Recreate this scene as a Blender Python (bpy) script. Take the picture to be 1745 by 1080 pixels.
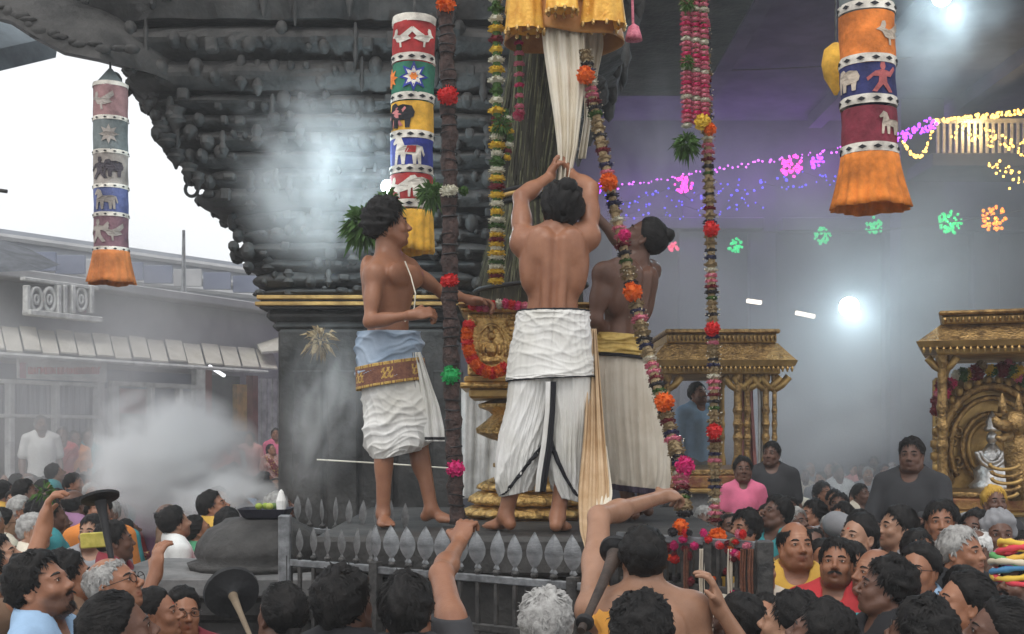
import bpy, math, random
import numpy as np
from mathutils import Vector, Matrix, geometry
R = math.radians
rnd = random.Random(7)
for o in list(bpy.data.objects): bpy.data.objects.remove(o)
SC = bpy.context.scene
COL = SC.collection
# ---------------------------------------------------------------- camera, sky, sun, exposure
FP, CX, HY, CZ = 2106.0, 872.5, 735.0, 2.1      # focal length in photo pixels, centre column, horizon row, eye height
cam_d = bpy.data.cameras.new('camera'); cam = bpy.data.objects.new('camera', cam_d); COL.objects.link(cam)
cam.location = (0, 0, CZ); cam.rotation_euler = (R(90), 0, 0)
cam_d.sensor_width = 36; cam_d.lens = FP/1745*36; cam_d.shift_y = (HY-540)/1745
cam_d.clip_start = .05; cam_d.clip_end = 500
SC.camera = cam
SUN_EL, SUN_AZ = 58, 200
W = bpy.data.worlds.new('World'); SC.world = W; W.use_nodes = True
wn = W.node_tree; wn.nodes.clear()
sky = wn.nodes.new('ShaderNodeTexSky'); sky.sky_type = 'NISHITA'; sky.sun_disc = False
sky.sun_elevation = R(SUN_EL); sky.sun_rotation = R(SUN_AZ); sky.air_density = 1.0; sky.dust_density = 4.0; sky.ozone_density = 1.0
hs = wn.nodes.new('ShaderNodeHueSaturation'); hs.inputs['Saturation'].default_value = .22
oc = wn.nodes.new('ShaderNodeMix'); oc.data_type = 'RGBA'; oc.inputs[0].default_value = .72; oc.inputs[7].default_value = (8.2, 8.4, 8.6, 1)   # even overcast veil over the whole sky
bg = wn.nodes.new('ShaderNodeBackground'); bg.inputs['Strength'].default_value = .12
wo = wn.nodes.new('ShaderNodeOutputWorld')
wn.links.new(sky.outputs[0], hs.inputs['Color']); wn.links.new(hs.outputs[0], oc.inputs[6]); wn.links.new(oc.outputs[2], bg.inputs['Color']); wn.links.new(bg.outputs[0], wo.inputs['Surface'])
sl = bpy.data.lights.new('sun', 'SUN'); sl.energy = .65; sl.angle = R(25); sl.color = (1, .96, .9)
so = bpy.data.objects.new('sun', sl); COL.objects.link(so)
# light comes from behind the camera, high, slightly from the left
sd_ = Vector((math.sin(R(SUN_AZ))*math.cos(R(SUN_EL)), math.cos(R(SUN_AZ))*math.cos(R(SUN_EL)), math.sin(R(SUN_EL))))
so.rotation_euler = sd_.to_track_quat('Z', 'Y').to_euler()
SC.view_settings.view_transform = 'Standard'; SC.view_settings.look = 'None'
SC.view_settings.gamma = 1; SC.view_settings.exposure = .42; SC.view_settings.use_curve_mapping = False
cy = SC.cycles
cy.use_denoising = True
cy.max_bounces = 6; cy.diffuse_bounces = 3; cy.glossy_bounces = 2; cy.transmission_bounces = 2
cy.volume_bounces = 4; cy.transparent_max_bounces = 8
cy.sample_clamp_indirect = 4.0; cy.volume_max_steps = 64
HAZE = .0042

# ---------------------------------------------------------------- helpers
def P(px, py, Y): return Vector(((px-CX)*Y/FP, Y, CZ-(py-HY)*Y/FP))
def L(n, Y): return n*Y/FP
def np3(v): return np.array(v, dtype=float)
def unit(v):
    v = np3(v); return v/(np.linalg.norm(v)+1e-12)
def tag(o, label=None, cat=None, group=None, kind=None):
    if label: o['label'] = label
    if cat: o['category'] = cat
    if group: o['group'] = group
    if kind: o['kind'] = kind
    return o
def thing(name, loc, label, cat, group=None, rz=0):
    o = bpy.data.objects.new(name, None); COL.objects.link(o); o.empty_display_size = .1
    o.location = loc; o.rotation_euler = (0, 0, rz)
    return tag(o, label, cat, group)
def mw(o):
    m = Matrix.LocRotScale(o.location, o.rotation_euler, o.scale)
    return m if o.parent is None else mw(o.parent) @ o.matrix_parent_inverse @ m
def link(name, me, parent=None, loc=None, world=True):
    """world=True: the mesh is in world coordinates, whatever its parent's place."""
    o = bpy.data.objects.new(name, me); COL.objects.link(o)
    if parent is not None:
        o.parent = parent
        if world: o.matrix_parent_inverse = mw(parent).inverted()
    if loc is not None: o.location = loc
    return o
def mkmesh(name, V, F, mats=None, midx=None, smooth=True, col=None):
    me = bpy.data.meshes.new(name)
    V = np.asarray(V, dtype=np.float32).reshape(-1, 3)
    if isinstance(F, np.ndarray):
        n, k = F.shape
        me.vertices.add(len(V)); me.vertices.foreach_set('co', V.ravel())
        me.loops.add(n*k); me.loops.foreach_set('vertex_index', F.astype(np.int32).ravel())
        me.polygons.add(n); me.polygons.foreach_set('loop_start', np.arange(0, n*k, k, dtype=np.int32))
        me.update(calc_edges=True)
    else:
        me.from_pydata(V.tolist(), [], F)
    if mats is not None:
        for m in (mats if isinstance(mats, (list, tuple)) else [mats]): me.materials.append(m)
    if midx is not None: me.polygons.foreach_set('material_index', np.asarray(midx, dtype=np.int32))
    if smooth: me.polygons.foreach_set('use_smooth', np.ones(len(me.polygons), dtype=bool))
    if col is not None:
        a = me.color_attributes.new('Col', 'FLOAT_COLOR', 'POINT')
        c = np.ones((len(V), 4), np.float32); c[:, :3] = col
        a.data.foreach_set('color', c.ravel())
    me.update(); return me
def wob(Pt, f, seed, octv=3):
    Pt = np.asarray(Pt, dtype=float); r = np.random.RandomState(seed); out = 0; amp = 1; tot = 0
    for o in range(octv):
        for _ in range(3):
            d = r.normal(size=3); d /= np.linalg.norm(d)
            out = out+amp*np.sin(Pt @ d*f*(2**o)*6.28+r.uniform(0, 6.28))
        tot += amp*2.0; amp *= .5
    return out/tot

class MB:
    """collects shapes into one mesh"""
    def __init__(s): s.V = []; s.F = []; s.M = []
    def raw(s, V, F, m=0):
        b = len(s.V); s.V += [tuple(v) for v in V]; s.F += [tuple(b+i for i in f) for f in F]; s.M += [m]*len(F); return s
    def box(s, c, h, rot=None, m=0, bev=0.0):
        c = Vector(c); h = Vector(h); V = []; F = []
        b = min(bev, min(h)*.9)
        if b <= 0:
            for z in (-1, 1):
                for y in (-1, 1):
                    for x in (-1, 1): V.append(Vector((x*h.x, y*h.y, z*h.z)))
            F = [(0, 2, 3, 1), (4, 5, 7, 6), (0, 1, 5, 4), (2, 6, 7, 3), (0, 4, 6, 2), (1, 3, 7, 5)]
        else:
            # chamfered box: 24 verts
            idx = {}
            for z in (-1, 1):
                for y in (-1, 1):
                    for x in (-1, 1):
                        for ax in range(3):
                            q = [x*(h.x-b), y*(h.y-b), z*(h.z-b)]; q[ax] += (x, y, z)[ax]*b
                            idx[(x, y, z, ax)] = len(V); V.append(Vector(q))
            for ax in range(3):
                for sg in (-1, 1):
                    o1, o2 = [a for a in range(3) if a != ax]; f = []
                    for (u, w) in ((-1, -1), (1, -1), (1, 1), (-1, 1)):
                        q = [0, 0, 0]; q[ax] = sg; q[o1] = u; q[o2] = w; f.append(idx[(*q, ax)])
                    F.append(tuple(f))
            for ax in range(3):
                o1, o2 = [a for a in range(3) if a != ax]
                for u in (-1, 1):
                    for w in (-1, 1):
                        q0 = [0, 0, 0]; q1 = [0, 0, 0]; q0[ax] = -1; q1[ax] = 1
                        for q in (q0, q1): q[o1] = u; q[o2] = w
                        F.append((idx[(*q0, o1)], idx[(*q1, o1)], idx[(*q1, o2)], idx[(*q0, o2)]))
            for z in (-1, 1):
                for y in (-1, 1):
                    for x in (-1, 1): F.append(tuple(idx[(x, y, z, a)] for a in range(3)))
        if rot is not None: V = [rot @ v for v in V]
        return s.raw([c+v for v in V], F, m)
    def tube(s, pts, r, n=8, m=0, cap=True):
        pts = [Vector(p) for p in pts]; rs = r if isinstance(r, (list, tuple)) else [r]*len(pts)
        V = []; F = []; prev = None
        for i, p in enumerate(pts):
            d = (pts[min(i+1, len(pts)-1)]-pts[max(i-1, 0)]).normalized()
            if prev is None:
                a = Vector((0, 0, 1)) if abs(d.z) < .9 else Vector((1, 0, 0)); u = d.cross(a).normalized()
            else: u = (prev-d*prev.dot(d)).normalized()
            prev = u; w = d.cross(u)
            for k in range(n):
                t = 6.28318*k/n; V.append(p+(u*math.cos(t)+w*math.sin(t))*rs[i])
        for i in range(len(pts)-1):
            for k in range(n):
                F.append((i*n+k, i*n+(k+1) % n, (i+1)*n+(k+1) % n, (i+1)*n+k))
        if cap: F.append(tuple(range(n))[::-1]); F.append(tuple((len(pts)-1)*n+k for k in range(n)))
        return s.raw(V, F, m)
    def lathe(s, prof, c=(0, 0, 0), n=32, m=0, sq=0, rip=None, cap=True):
        """prof [(r,z)], sq>0 squares the ring, rip(t,z)->radial factor"""
        V = []; F = []; c = Vector(c)
        for (r, z) in prof:
            for k in range(n):
                t = 6.28318*k/n; cs, sn = math.cos(t), math.sin(t); f = 1
                if sq: f = 1/(abs(cs)**sq+abs(sn)**sq)**(1/sq)
                if rip: f *= rip(t, z)
                V.append(c+Vector((r*cs*f, r*sn*f, z)))
        for i in range(len(prof)-1):
            for k in range(n): F.append((i*n+k, i*n+(k+1) % n, (i+1)*n+(k+1) % n, (i+1)*n+k))
        if cap: F.append(tuple(range(n))[::-1]); F.append(tuple((len(prof)-1)*n+k for k in range(n)))
        return s.raw(V, F, m)
    def ball(s, c, r, n=8, m=0):
        c = Vector(c); r = Vector(r) if hasattr(r, '__len__') else Vector((r, r, r)); V = [c+Vector((0, 0, r.z))]; F = []
        k = max(3, n//2)
        for i in range(1, k):
            a = math.pi*i/k
            for j in range(n):
                t = 6.28318*j/n; V.append(c+Vector((r.x*math.sin(a)*math.cos(t), r.y*math.sin(a)*math.sin(t), r.z*math.cos(a))))
        V.append(c-Vector((0, 0, r.z))); e = len(V)-1
        for j in range(n):
            F.append((0, 1+j, 1+(j+1) % n)); F.append((e, e-n+(j+1) % n, e-n+j))
        for i in range(k-2):
            for j in range(n): F.append((1+i*n+j, 1+(i+1)*n+j, 1+(i+1)*n+(j+1) % n, 1+i*n+(j+1) % n))
        return s.raw(V, F, m)
    def mesh(s, name, mats, smooth=False): return mkmesh(name, s.V, s.F, mats, s.M, smooth)
    def build(s, name, mats, parent=None, smooth=False, world=True, loc=None):
        return link(name, s.mesh(name, mats, smooth), parent, loc, world)

def auto_smooth(o, ang=40):
    me = o.data
    try: me.set_sharp_from_angle(angle=R(ang))
    except Exception: pass
    return o

# ---------------------------------------------------------------- materials
MATS = {}
def mat(name, base, rough=.7, metal=0.0, var=.25, scale=5, col2=None, mix=(.35, .65), bump=.15, bscale=60, bdist=.01, spec=.4, attr=False, emit=0, sheen=0, stretch=None, trans=0):
    if name in MATS: return MATS[name]
    m = bpy.data.materials.new(name); m.use_nodes = True; nt = m.node_tree; b = nt.nodes['Principled BSDF']
    lk = nt.links.new
    tc = nt.nodes.new('ShaderNodeTexCoord'); mp = nt.nodes.new('ShaderNodeMapping'); lk(tc.outputs['Object'], mp.inputs[0])
    if stretch: mp.inputs['Scale'].default_value = stretch
    nz = nt.nodes.new('ShaderNodeTexNoise'); nz.inputs['Scale'].default_value = scale; nz.inputs['Detail'].default_value = 6; nz.inputs['Roughness'].default_value = .62
    lk(mp.outputs[0], nz.inputs['Vector'])
    mr = nt.nodes.new('ShaderNodeMapRange'); mr.inputs[1].default_value = mix[0]; mr.inputs[2].default_value = mix[1]; lk(nz.outputs['Fac'], mr.inputs[0])
    mx = nt.nodes.new('ShaderNodeMix'); mx.data_type = 'RGBA'; lk(mr.outputs[0], mx.inputs[0])
    c1 = base if col2 else tuple(c*(1-var) for c in base); c2 = col2 if col2 else tuple(min(1, c*(1+var)) for c in base)
    mx.inputs[6].default_value = (*c1, 1); mx.inputs[7].default_value = (*c2, 1)
    out = mx.outputs[2]
    if attr:
        at = nt.nodes.new('ShaderNodeAttribute'); at.attribute_name = 'Col'
        mm = nt.nodes.new('ShaderNodeMix'); mm.data_type = 'RGBA'; mm.blend_type = 'MULTIPLY'; mm.inputs[0].default_value = 1
        lk(out, mm.inputs[6]); lk(at.outputs['Color'], mm.inputs[7]); out = mm.outputs[2]
    lk(out, b.inputs['Base Color'])
    b.inputs['Roughness'].default_value = rough; b.inputs['Metallic'].default_value = metal
    b.inputs['Specular IOR Level'].default_value = spec
    if sheen: b.inputs['Sheen Weight'].default_value = sheen
    if bump:
        n2 = nt.nodes.new('ShaderNodeTexNoise'); n2.inputs['Scale'].default_value = bscale; n2.inputs['Detail'].default_value = 4; lk(mp.outputs[0], n2.inputs['Vector'])
        bp = nt.nodes.new('ShaderNodeBump'); bp.inputs['Strength'].default_value = bump; bp.inputs['Distance'].default_value = bdist
        lk(n2.outputs['Fac'], bp.inputs['Height']); lk(bp.outputs[0], b.inputs['Normal'])
    if emit:
        b.inputs['Emission Color'].default_value = (*base, 1); b.inputs['Emission Strength'].default_value = emit
    if trans:
        tr = nt.nodes.new('ShaderNodeBsdfTranslucent'); ms = nt.nodes.new('ShaderNodeMixShader'); ms.inputs[0].default_value = trans
        lk(out, tr.inputs['Color']); lk(b.outputs[0], ms.inputs[1]); lk(tr.outputs[0], ms.inputs[2])
        lk(ms.outputs[0], nt.nodes['Material Output'].inputs['Surface'])
    MATS[name] = m; return m
def glow(name, c, e):
    if name in MATS: return MATS[name]
    m = bpy.data.materials.new(name); m.use_nodes = True; b = m.node_tree.nodes['Principled BSDF']
    b.inputs['Base Color'].default_value = (*c, 1); b.inputs['Emission Color'].default_value = (*c, 1); b.inputs['Emission Strength'].default_value = e
    MATS[name] = m; return m

STONE = mat('dark_granite', (.014, .0135, .013), .7, var=.5, scale=3.5, col2=(.062, .059, .056), bump=.6, bscale=22, bdist=.02)
STONE2 = mat('worn_granite', (.10, .10, .10), .8, scale=4, col2=(.22, .215, .21), bump=.5, bscale=30, bdist=.015)
SLAB = mat('grey_paving', (.16, .155, .15), .85, scale=2, col2=(.28, .27, .26), bump=.3, bscale=40)
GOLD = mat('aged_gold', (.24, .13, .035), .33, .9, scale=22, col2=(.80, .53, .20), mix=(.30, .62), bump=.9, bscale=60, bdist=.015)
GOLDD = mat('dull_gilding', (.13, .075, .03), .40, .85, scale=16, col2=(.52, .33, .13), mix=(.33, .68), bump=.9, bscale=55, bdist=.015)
BRASS = mat('tarnished_brass', (.28, .17, .06), .5, .7, scale=6, col2=(.55, .36, .13), bump=.5, bscale=30)
SILV = mat('beaten_silver', (.35, .34, .33), .35, .9, scale=14, col2=(.75, .74, .72), bump=.6, bscale=40)
IRON = mat('dark_iron', (.035, .035, .035), .55, .4, scale=20, col2=(.10, .095, .09), bump=.3)
STEEL = mat('galvanised_grey', (.12, .125, .13), .5, .6, scale=14, col2=(.30, .31, .32), bump=.3)
WHITEC = mat('white_cotton', (.66, .64, .58), .9, scale=3, col2=(.88, .87, .84), bump=.35, bscale=220, bdist=.002, sheen=.2, trans=.12)
BLACKC = mat('black_border', (.012, .012, .016), .85, bump=.2)
BEIGE = mat('beige_cotton', (.60, .52, .41), .88, scale=5, col2=(.74, .67, .56), bump=.35, bscale=180, bdist=.002, trans=.1)
TANC = mat('tan_silk', (.45, .29, .15), .6, scale=6, col2=(.62, .45, .28), bump=.3, bscale=120, bdist=.002, trans=.15)
CREAM = mat('cream_cotton', (.72, .64, .50), .85, scale=5, col2=(.83, .77, .65), bump=.3, bscale=150, bdist=.002, trans=.15)
BLUEC = mat('blue_grey_cotton', (.20, .27, .36), .9, scale=7, col2=(.36, .43, .52), bump=.35, bscale=180, bdist=.002)
BELT = mat('brown_brocade', (.12, .045, .03), .6, scale=60, col2=(.22, .09, .05), bump=.4, bscale=120)
BELTG = mat('gold_brocade', (.35, .20, .05), .5, .4, scale=50, col2=(.62, .42, .12), bump=.5, bscale=120)
WOOD = mat('dark_wood', (.028, .02, .016), .6, scale=12, col2=(.075, .05, .038), bump=.4, stretch=(1, 1, .2))
ROPE = mat('dark_bound_bark', (.022, .015, .014), .85, scale=26, col2=(.085, .05, .042), bump=.9, bscale=50, bdist=.02)
BLK = mat('soot_black', (.008, .008, .009), .55, bump=.3)
THREAD = mat('cotton_thread', (.75, .7, .58), .9, bump=0)
def flower(name, c, c2=None): return mat(name, tuple(x*.65 for x in c), .75, scale=60, col2=c2 or c, bump=.4, bscale=90, trans=.15)
FW = {'red': flower('red_petals', (.78, .03, .03)), 'orange': flower('orange_petals', (.95, .17, .015)), 'pink': flower('pink_petals', (.80, .06, .20)),
      'rose': flower('rose_petals', (.80, .15, .26), (.86, .30, .38)), 'yellow': flower('yellow_petals', (.90, .60, .06)), 'white': flower('white_petals', (.80, .77, .62)),
      'green': flower('green_petals', (.03, .45, .12)), 'leaf': flower('leaf_green', (.07, .15, .03)), 'maroon': flower('maroon_petals', (.22, .02, .03)),
      'straw': flower('straw_beads', (.30, .21, .10), (.42, .31, .17)), 'dark': flower('dark_binding', (.05, .045, .05)), 'magenta': flower('magenta_petals', (.80, .03, .22)), 'navy': flower('navy_binding', (.05, .05, .12))}
SKIN = [mat('skin_brown', (.235, .098, .052), .42, var=.12, scale=9, bump=.25, bscale=110, bdist=.004, attr=True, col2=(.31, .14, .077)),
        mat('skin_deep', (.105, .048, .030), .42, scale=9, bump=.25, bscale=110, bdist=.004, attr=True, col2=(.15, .07, .044)),
        mat('skin_light_brown', (.30, .155, .092), .42, scale=9, bump=.25, bscale=110, bdist=.004, attr=True, col2=(.38, .205, .13)),
        mat('skin_warm', (.26, .108, .056), .42, scale=9, bump=.25, bscale=110, bdist=.004, attr=True, col2=(.35, .158, .086))]
HAIRB = mat('black_hair', (.005, .0045, .0045), .55, scale=30, col2=(.014, .012, .011), bump=.5, bscale=150, bdist=.004, spec=.18)
HAIRG = mat('grey_hair', (.22, .21, .20), .6, scale=40, col2=(.42, .41, .39), bump=.5, bscale=150, bdist=.004)
HAIRW = mat('white_hair', (.55, .54, .52), .6, scale=40, col2=(.75, .74, .72), bump=.5, bscale=150, bdist=.004)
EYEW = mat('eye_white', (.6, .57, .53), .25, bump=0); EYED = mat('eye_dark', (.012, .008, .006), .15, bump=0)
# ---------------------------------------------------------------- implicit bodies: smooth unions of tapered limbs, meshed as one skin
class Grid:
    def __init__(s, xs, ys, zs):
        s.ax = [np.asarray(a, dtype=np.float32) for a in (xs, ys, zs)]; s.F = np.full([len(a) for a in s.ax], .3, np.float32)
    def put(s, fn, lo, hi, k, sub=False):
        sl = []; C = []
        for i in range(3):
            a = s.ax[i]; m = k+.03
            i0 = max(0, int(np.searchsorted(a, lo[i]-m))-1); i1 = min(len(a), int(np.searchsorted(a, hi[i]+m))+1)
            if i1-i0 < 1: return
            sl.append(slice(i0, i1)); sh = [1, 1, 1]; sh[i] = -1; C.append(a[i0:i1].reshape(sh))
        d = fn(*C); A = s.F[tuple(sl)]
        if sub: d = -d; h = np.maximum(k-np.abs(A-d), 0)/k; s.F[tuple(sl)] = np.maximum(A, d)+h*h*k/4
        else: h = np.maximum(k-np.abs(A-d), 0)/k; s.F[tuple(sl)] = np.minimum(A, d)-h*h*k/4
    def rc(s, a, b, ra, rb, k=.03, sub=False):
        a = np3(a); b = np3(b); ba = b-a; L2 = max(ba @ ba, 1e-9); r = max(ra, rb)
        def fn(X, Y, Z):
            x, y, z = X-a[0], Y-a[1], Z-a[2]
            t = np.clip((x*ba[0]+y*ba[1]+z*ba[2])/L2, 0, 1)
            return np.sqrt((x-t*ba[0])**2+(y-t*ba[1])**2+(z-t*ba[2])**2)-(ra+(rb-ra)*t)
        s.put(fn, np.minimum(a, b)-r, np.maximum(a, b)+r, k, sub)
    def el(s, c, r, Rm=None, k=.03, sub=False):
        c = np3(c); r = np3(r); Rm = np.eye(3) if Rm is None else Rm; e = np.sqrt((Rm**2) @ (r**2))
        def fn(X, Y, Z):
            x, y, z = X-c[0], Y-c[1], Z-c[2]; q = [(x*Rm[0, i]+y*Rm[1, i]+z*Rm[2, i]) for i in range(3)]
            k0 = np.sqrt(sum((q[i]/r[i])**2 for i in range(3))); k1 = np.sqrt(sum((q[i]/r[i]**2)**2 for i in range(3)))+1e-6
            return k0*(k0-1)/k1
        s.put(fn, c-e, c+e, k, sub)
    def cutz(s, z, above=True):
        Z = s.ax[2].reshape(1, 1, -1); s.F = np.maximum(s.F, (Z-z) if above else (z-Z))
    def net(s):
        F = s.F; S = F < 0
        c = sum(S[i:S.shape[0]-1+i, j:S.shape[1]-1+j, k:S.shape[2]-1+k].astype(np.int8) for i in (0, 1) for j in (0, 1) for k in (0, 1))
        act = (c > 0) & (c < 8); cells = np.argwhere(act); idx = np.full(act.shape, -1, np.int32); idx[act] = np.arange(len(cells))
        acc = np.zeros((len(cells), 3)); cnt = np.zeros(len(cells))
        cs = [(i, j, k) for i in (0, 1) for j in (0, 1) for k in (0, 1)]
        for a in cs:
            for ax in range(3):
                if a[ax]: continue
                b = list(a); b[ax] = 1
                fa = F[cells[:, 0]+a[0], cells[:, 1]+a[1], cells[:, 2]+a[2]]; fb = F[cells[:, 0]+b[0], cells[:, 1]+b[1], cells[:, 2]+b[2]]
                m = (fa < 0) != (fb < 0); t = fa[m]/(fa[m]-fb[m]); q = np.tile(np.array(a, float), (m.sum(), 1)); q[:, ax] = t
                acc[m] += q; cnt[m] += 1
        loc = acc/cnt[:, None]; V = np.zeros_like(loc)
        for ax in range(3):
            A = s.ax[ax].astype(float); i = cells[:, ax]; V[:, ax] = A[i]+(A[i+1]-A[i])*loc[:, ax]
        Q = []
        for ax in range(3):
            o1, o2 = (ax+1) % 3, (ax+2) % 3
            s0 = [slice(None)]*3; s1 = [slice(None)]*3; s0[ax] = slice(0, -1); s1[ax] = slice(1, None)
            for o in (o1, o2): s0[o] = slice(1, -1); s1[o] = slice(1, -1)
            e0 = S[tuple(s0)]; e1 = S[tuple(s1)]
            for flip, M in ((False, e0 & ~e1), (True, ~e0 & e1)):
                p = np.argwhere(M)
                if not len(p): continue
                p[:, o1] += 1; p[:, o2] += 1
                def at(d1, d2):
                    q = p.copy(); q[:, o1] += d1; q[:, o2] += d2; return idx[q[:, 0], q[:, 1], q[:, 2]]
                f = np.stack([at(-1, -1), at(0, -1), at(0, 0), at(-1, 0)], 1)
                Q.append(f[:, ::-1] if flip else f)
        Fq = np.concatenate(Q)
        return V, Fq[(Fq >= 0).all(1)]
def axis(lo, hi, h): return np.arange(lo, hi+h, h)
def rotm(yaw=0, pitch=0, roll=0):
    a, b, c = R(yaw), R(pitch), R(roll)
    Rz = np.array([[math.cos(a), -math.sin(a), 0], [math.sin(a), math.cos(a), 0], [0, 0, 1]])
    Rx = np.array([[1, 0, 0], [0, math.cos(b), -math.sin(b)], [0, math.sin(b), math.cos(b)]])
    Ry = np.array([[math.cos(c), 0, math.sin(c)], [0, 1, 0], [-math.sin(c), 0, math.cos(c)]])
    return Rz @ Rx @ Ry
def frame(right, up):
    up = unit(up); right = np3(right); right = unit(right-up*(right @ up)); return np.stack([right, np.cross(up, right), up], 1)

def head_sdf(g, c, Rm, fem=False, s=1.0, fat=1.0, nose=1.0, seed=None):
    vr = np.random.RandomState(seed if seed is not None else 0); jt = (lambda a: vr.uniform(-a, a)) if seed is not None else (lambda a: 0.0)
    ja, ck_, br_, ch_, nl, lp, fl = jt(.10), jt(.008), jt(.0025), jt(.006), jt(.006), jt(.0025), jt(.006)
    fat = fat*.95; nose = nose+jt(.045)
    T = lambda p: c+Rm @ (np3(p)*s)
    def el(p, r, k, sub=False): g.el(T(p), np3(r)*s, Rm, k*s, sub)
    def rc(a, b, ra, rb, k, sub=False): g.rc(T(a), T(b), ra*s, rb*s, k*s, sub)
    j = (.92 if fem else 1.0)*(1+ja)
    el((0, -.016, .036), (.0705, .094, .085), .01)
    el((0, .028, -.022), (.060*fat, .064, .084), .03)
    el((0, .032, -.076-fl), (.046*j*fat, .046, .036), .03)
    el((0, .068+ch_*.5, -.097-fl), (.017*j, .016, .014+ch_*.3), .02)
    for x in (-1, 1):
        el((x*.040*fat, .056+ck_*.4, -.030), (.021+ck_*.4, .022, .022), .02)
        rc((x*.058*j*fat, -.005, -.045), (x*.036*j*fat, .045, -.088), .018, .016, .03)
        rc((x*.012, .084, .020), (x*.044, .068, .018), .0095+br_, .008+br_*.5, .012)
        el((x*.032, .098, .001), (.017, .018, .0125), .014, True)
        el((x*.031, .074, .002), (.0155, .014, .0125), .006)
        rc((x*.020, .086, .0075), (x*.044, .077, .006), .0052, .0045, .005)
        el((x*.0735, -.010, -.004), (.010, .021, .033), .006)
        el((x*.0795, -.006, -.004), (.006, .012, .021), .004, True)
        el((x*.0125, .099*nose, -.035), (.0095, .0105, .0085), .006)
    rc((0, .084, .014), (0, .108*nose, -.026+nl*.5), .0072, .0098, .010)
    el((0, .111*nose, -.030+nl*.5), (.0102, .0102, .0095), .008)
    rc((-.023, .081, -.060), (0, .0905, -.057), .0040, .0052, .008); rc((.023, .081, -.060), (0, .0905, -.057), .0040, .0052, .008)
    rc((-.020, .080, -.066), (0, .0875, -.069), .0046, .0060, .008); rc((.020, .080, -.066), (0, .0875, -.069), .0046, .0060, .008)
    rc((-.025, .087, -.0630), (.025, .087, -.0630), .0022, .0022, .004, True)
    el((0, .092, -.081), (.014, .009, .005), .008, True)

def head_paint(V, c, Rm, s, stubble=0.0, tikka=False, ash=False):
    q = (V-c) @ Rm/s; col = np.ones((len(V), 3))
    def blend(w, rgb):
        col[:] = col*(1-w[:, None])+np.array(rgb)*col*w[:, None]
    sm = lambda d, r: np.clip(1-d/r, 0, 1)
    near = (np.linalg.norm(q, axis=1) < .16)
    lip = sm(np.linalg.norm((q-np.array([0, .09, -.063]))/np.array([1.7, 1.6, .8]), axis=1), .018)**.5*near
    blend(np.clip(lip, 0, 1)*.7, (.85, .52, .52))
    for x in (-1, 1):
        ey = sm(np.linalg.norm((q-np.array([x*.032, .085, .004]))/np.array([1.3, 1, .9]), axis=1), .02)*near; blend(ey*.45, (.62, .55, .52))
    if stubble:
        w = ((q[:, 1] > .0) & near)*np.clip((-.045-q[:, 2]+np.abs(q[:, 0])*.25)/.02, 0, 1)*np.clip((q[:, 1])/.03, 0, 1); blend(w*stubble, (.32, .30, .30))
        w = near*sm(np.linalg.norm((q-np.array([0, .098, -.048]))/np.array([2.4, 1.5, .8]), axis=1), .012); blend(np.clip(w*2, 0, 1)*stubble, (.25, .24, .24))
    if tikka:
        w = near*(np.linalg.norm((q-np.array([0, .088, .038])), axis=1) < .007); blend(w*1.0, (1.5, .3, .25))
    if ash:
        for z in (.042, .056):
            w = near*np.clip(1-np.abs(q[:, 2]-z)/.006, 0, 1)*np.clip(1.6-np.abs(q[:, 0])/.022, 0, 1)*(q[:, 1] > .04); blend(np.clip(w, 0, 1)*.7, (1.7, 2.1, 2.4))
    return np.clip(col, 0, 3)

def hand_sdf(g, w, fd, n, th, curl=.5, s=1.0):
    fd = unit(fd); n = np3(n); n = unit(n-fd*(n @ fd)); sd = np.cross(fd, n); sd = sd if sd @ np3(th) > 0 else -sd
    w = np3(w); Rm = np.stack([sd, fd, n], 1)
    g.el(w+fd*.044*s, (.041*s, .050*s, .0155*s), Rm, .014)
    g.rc(w-fd*.02, w+fd*.03*s, .024*s, .022*s, .02)
    for off, Ln, dr in ((.029, .072, .06), (.010, .081, .0), (-.010, .075, -.05), (-.029, .058, -.12)):
        p = w+fd*.078*s+sd*off*s; a = 0
        for q, fr in enumerate((.45, .31, .24)):
            a += curl*(.75, 1.05, .8)[q]; d = unit(fd*math.cos(a)+n*math.sin(a)+sd*dr); e = p+d*Ln*fr*s
            g.rc(p, e, (.0098-.0008*q)*s, (.0092-.0008*q)*s, .004); p = e
    p = w+fd*.018*s+sd*.030*s; d = unit(sd*.75+fd*.65+n*.25); e = p+d*.042*s; g.rc(p, e, .0135*s, .0110*s, .012)
    d = unit(sd*.35*(1-curl)+fd*.8+n*(.2+curl*.6)-sd*curl*.3); f = e+d*.030*s; g.rc(e, f, .0105*s, .0085*s, .004)

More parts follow.
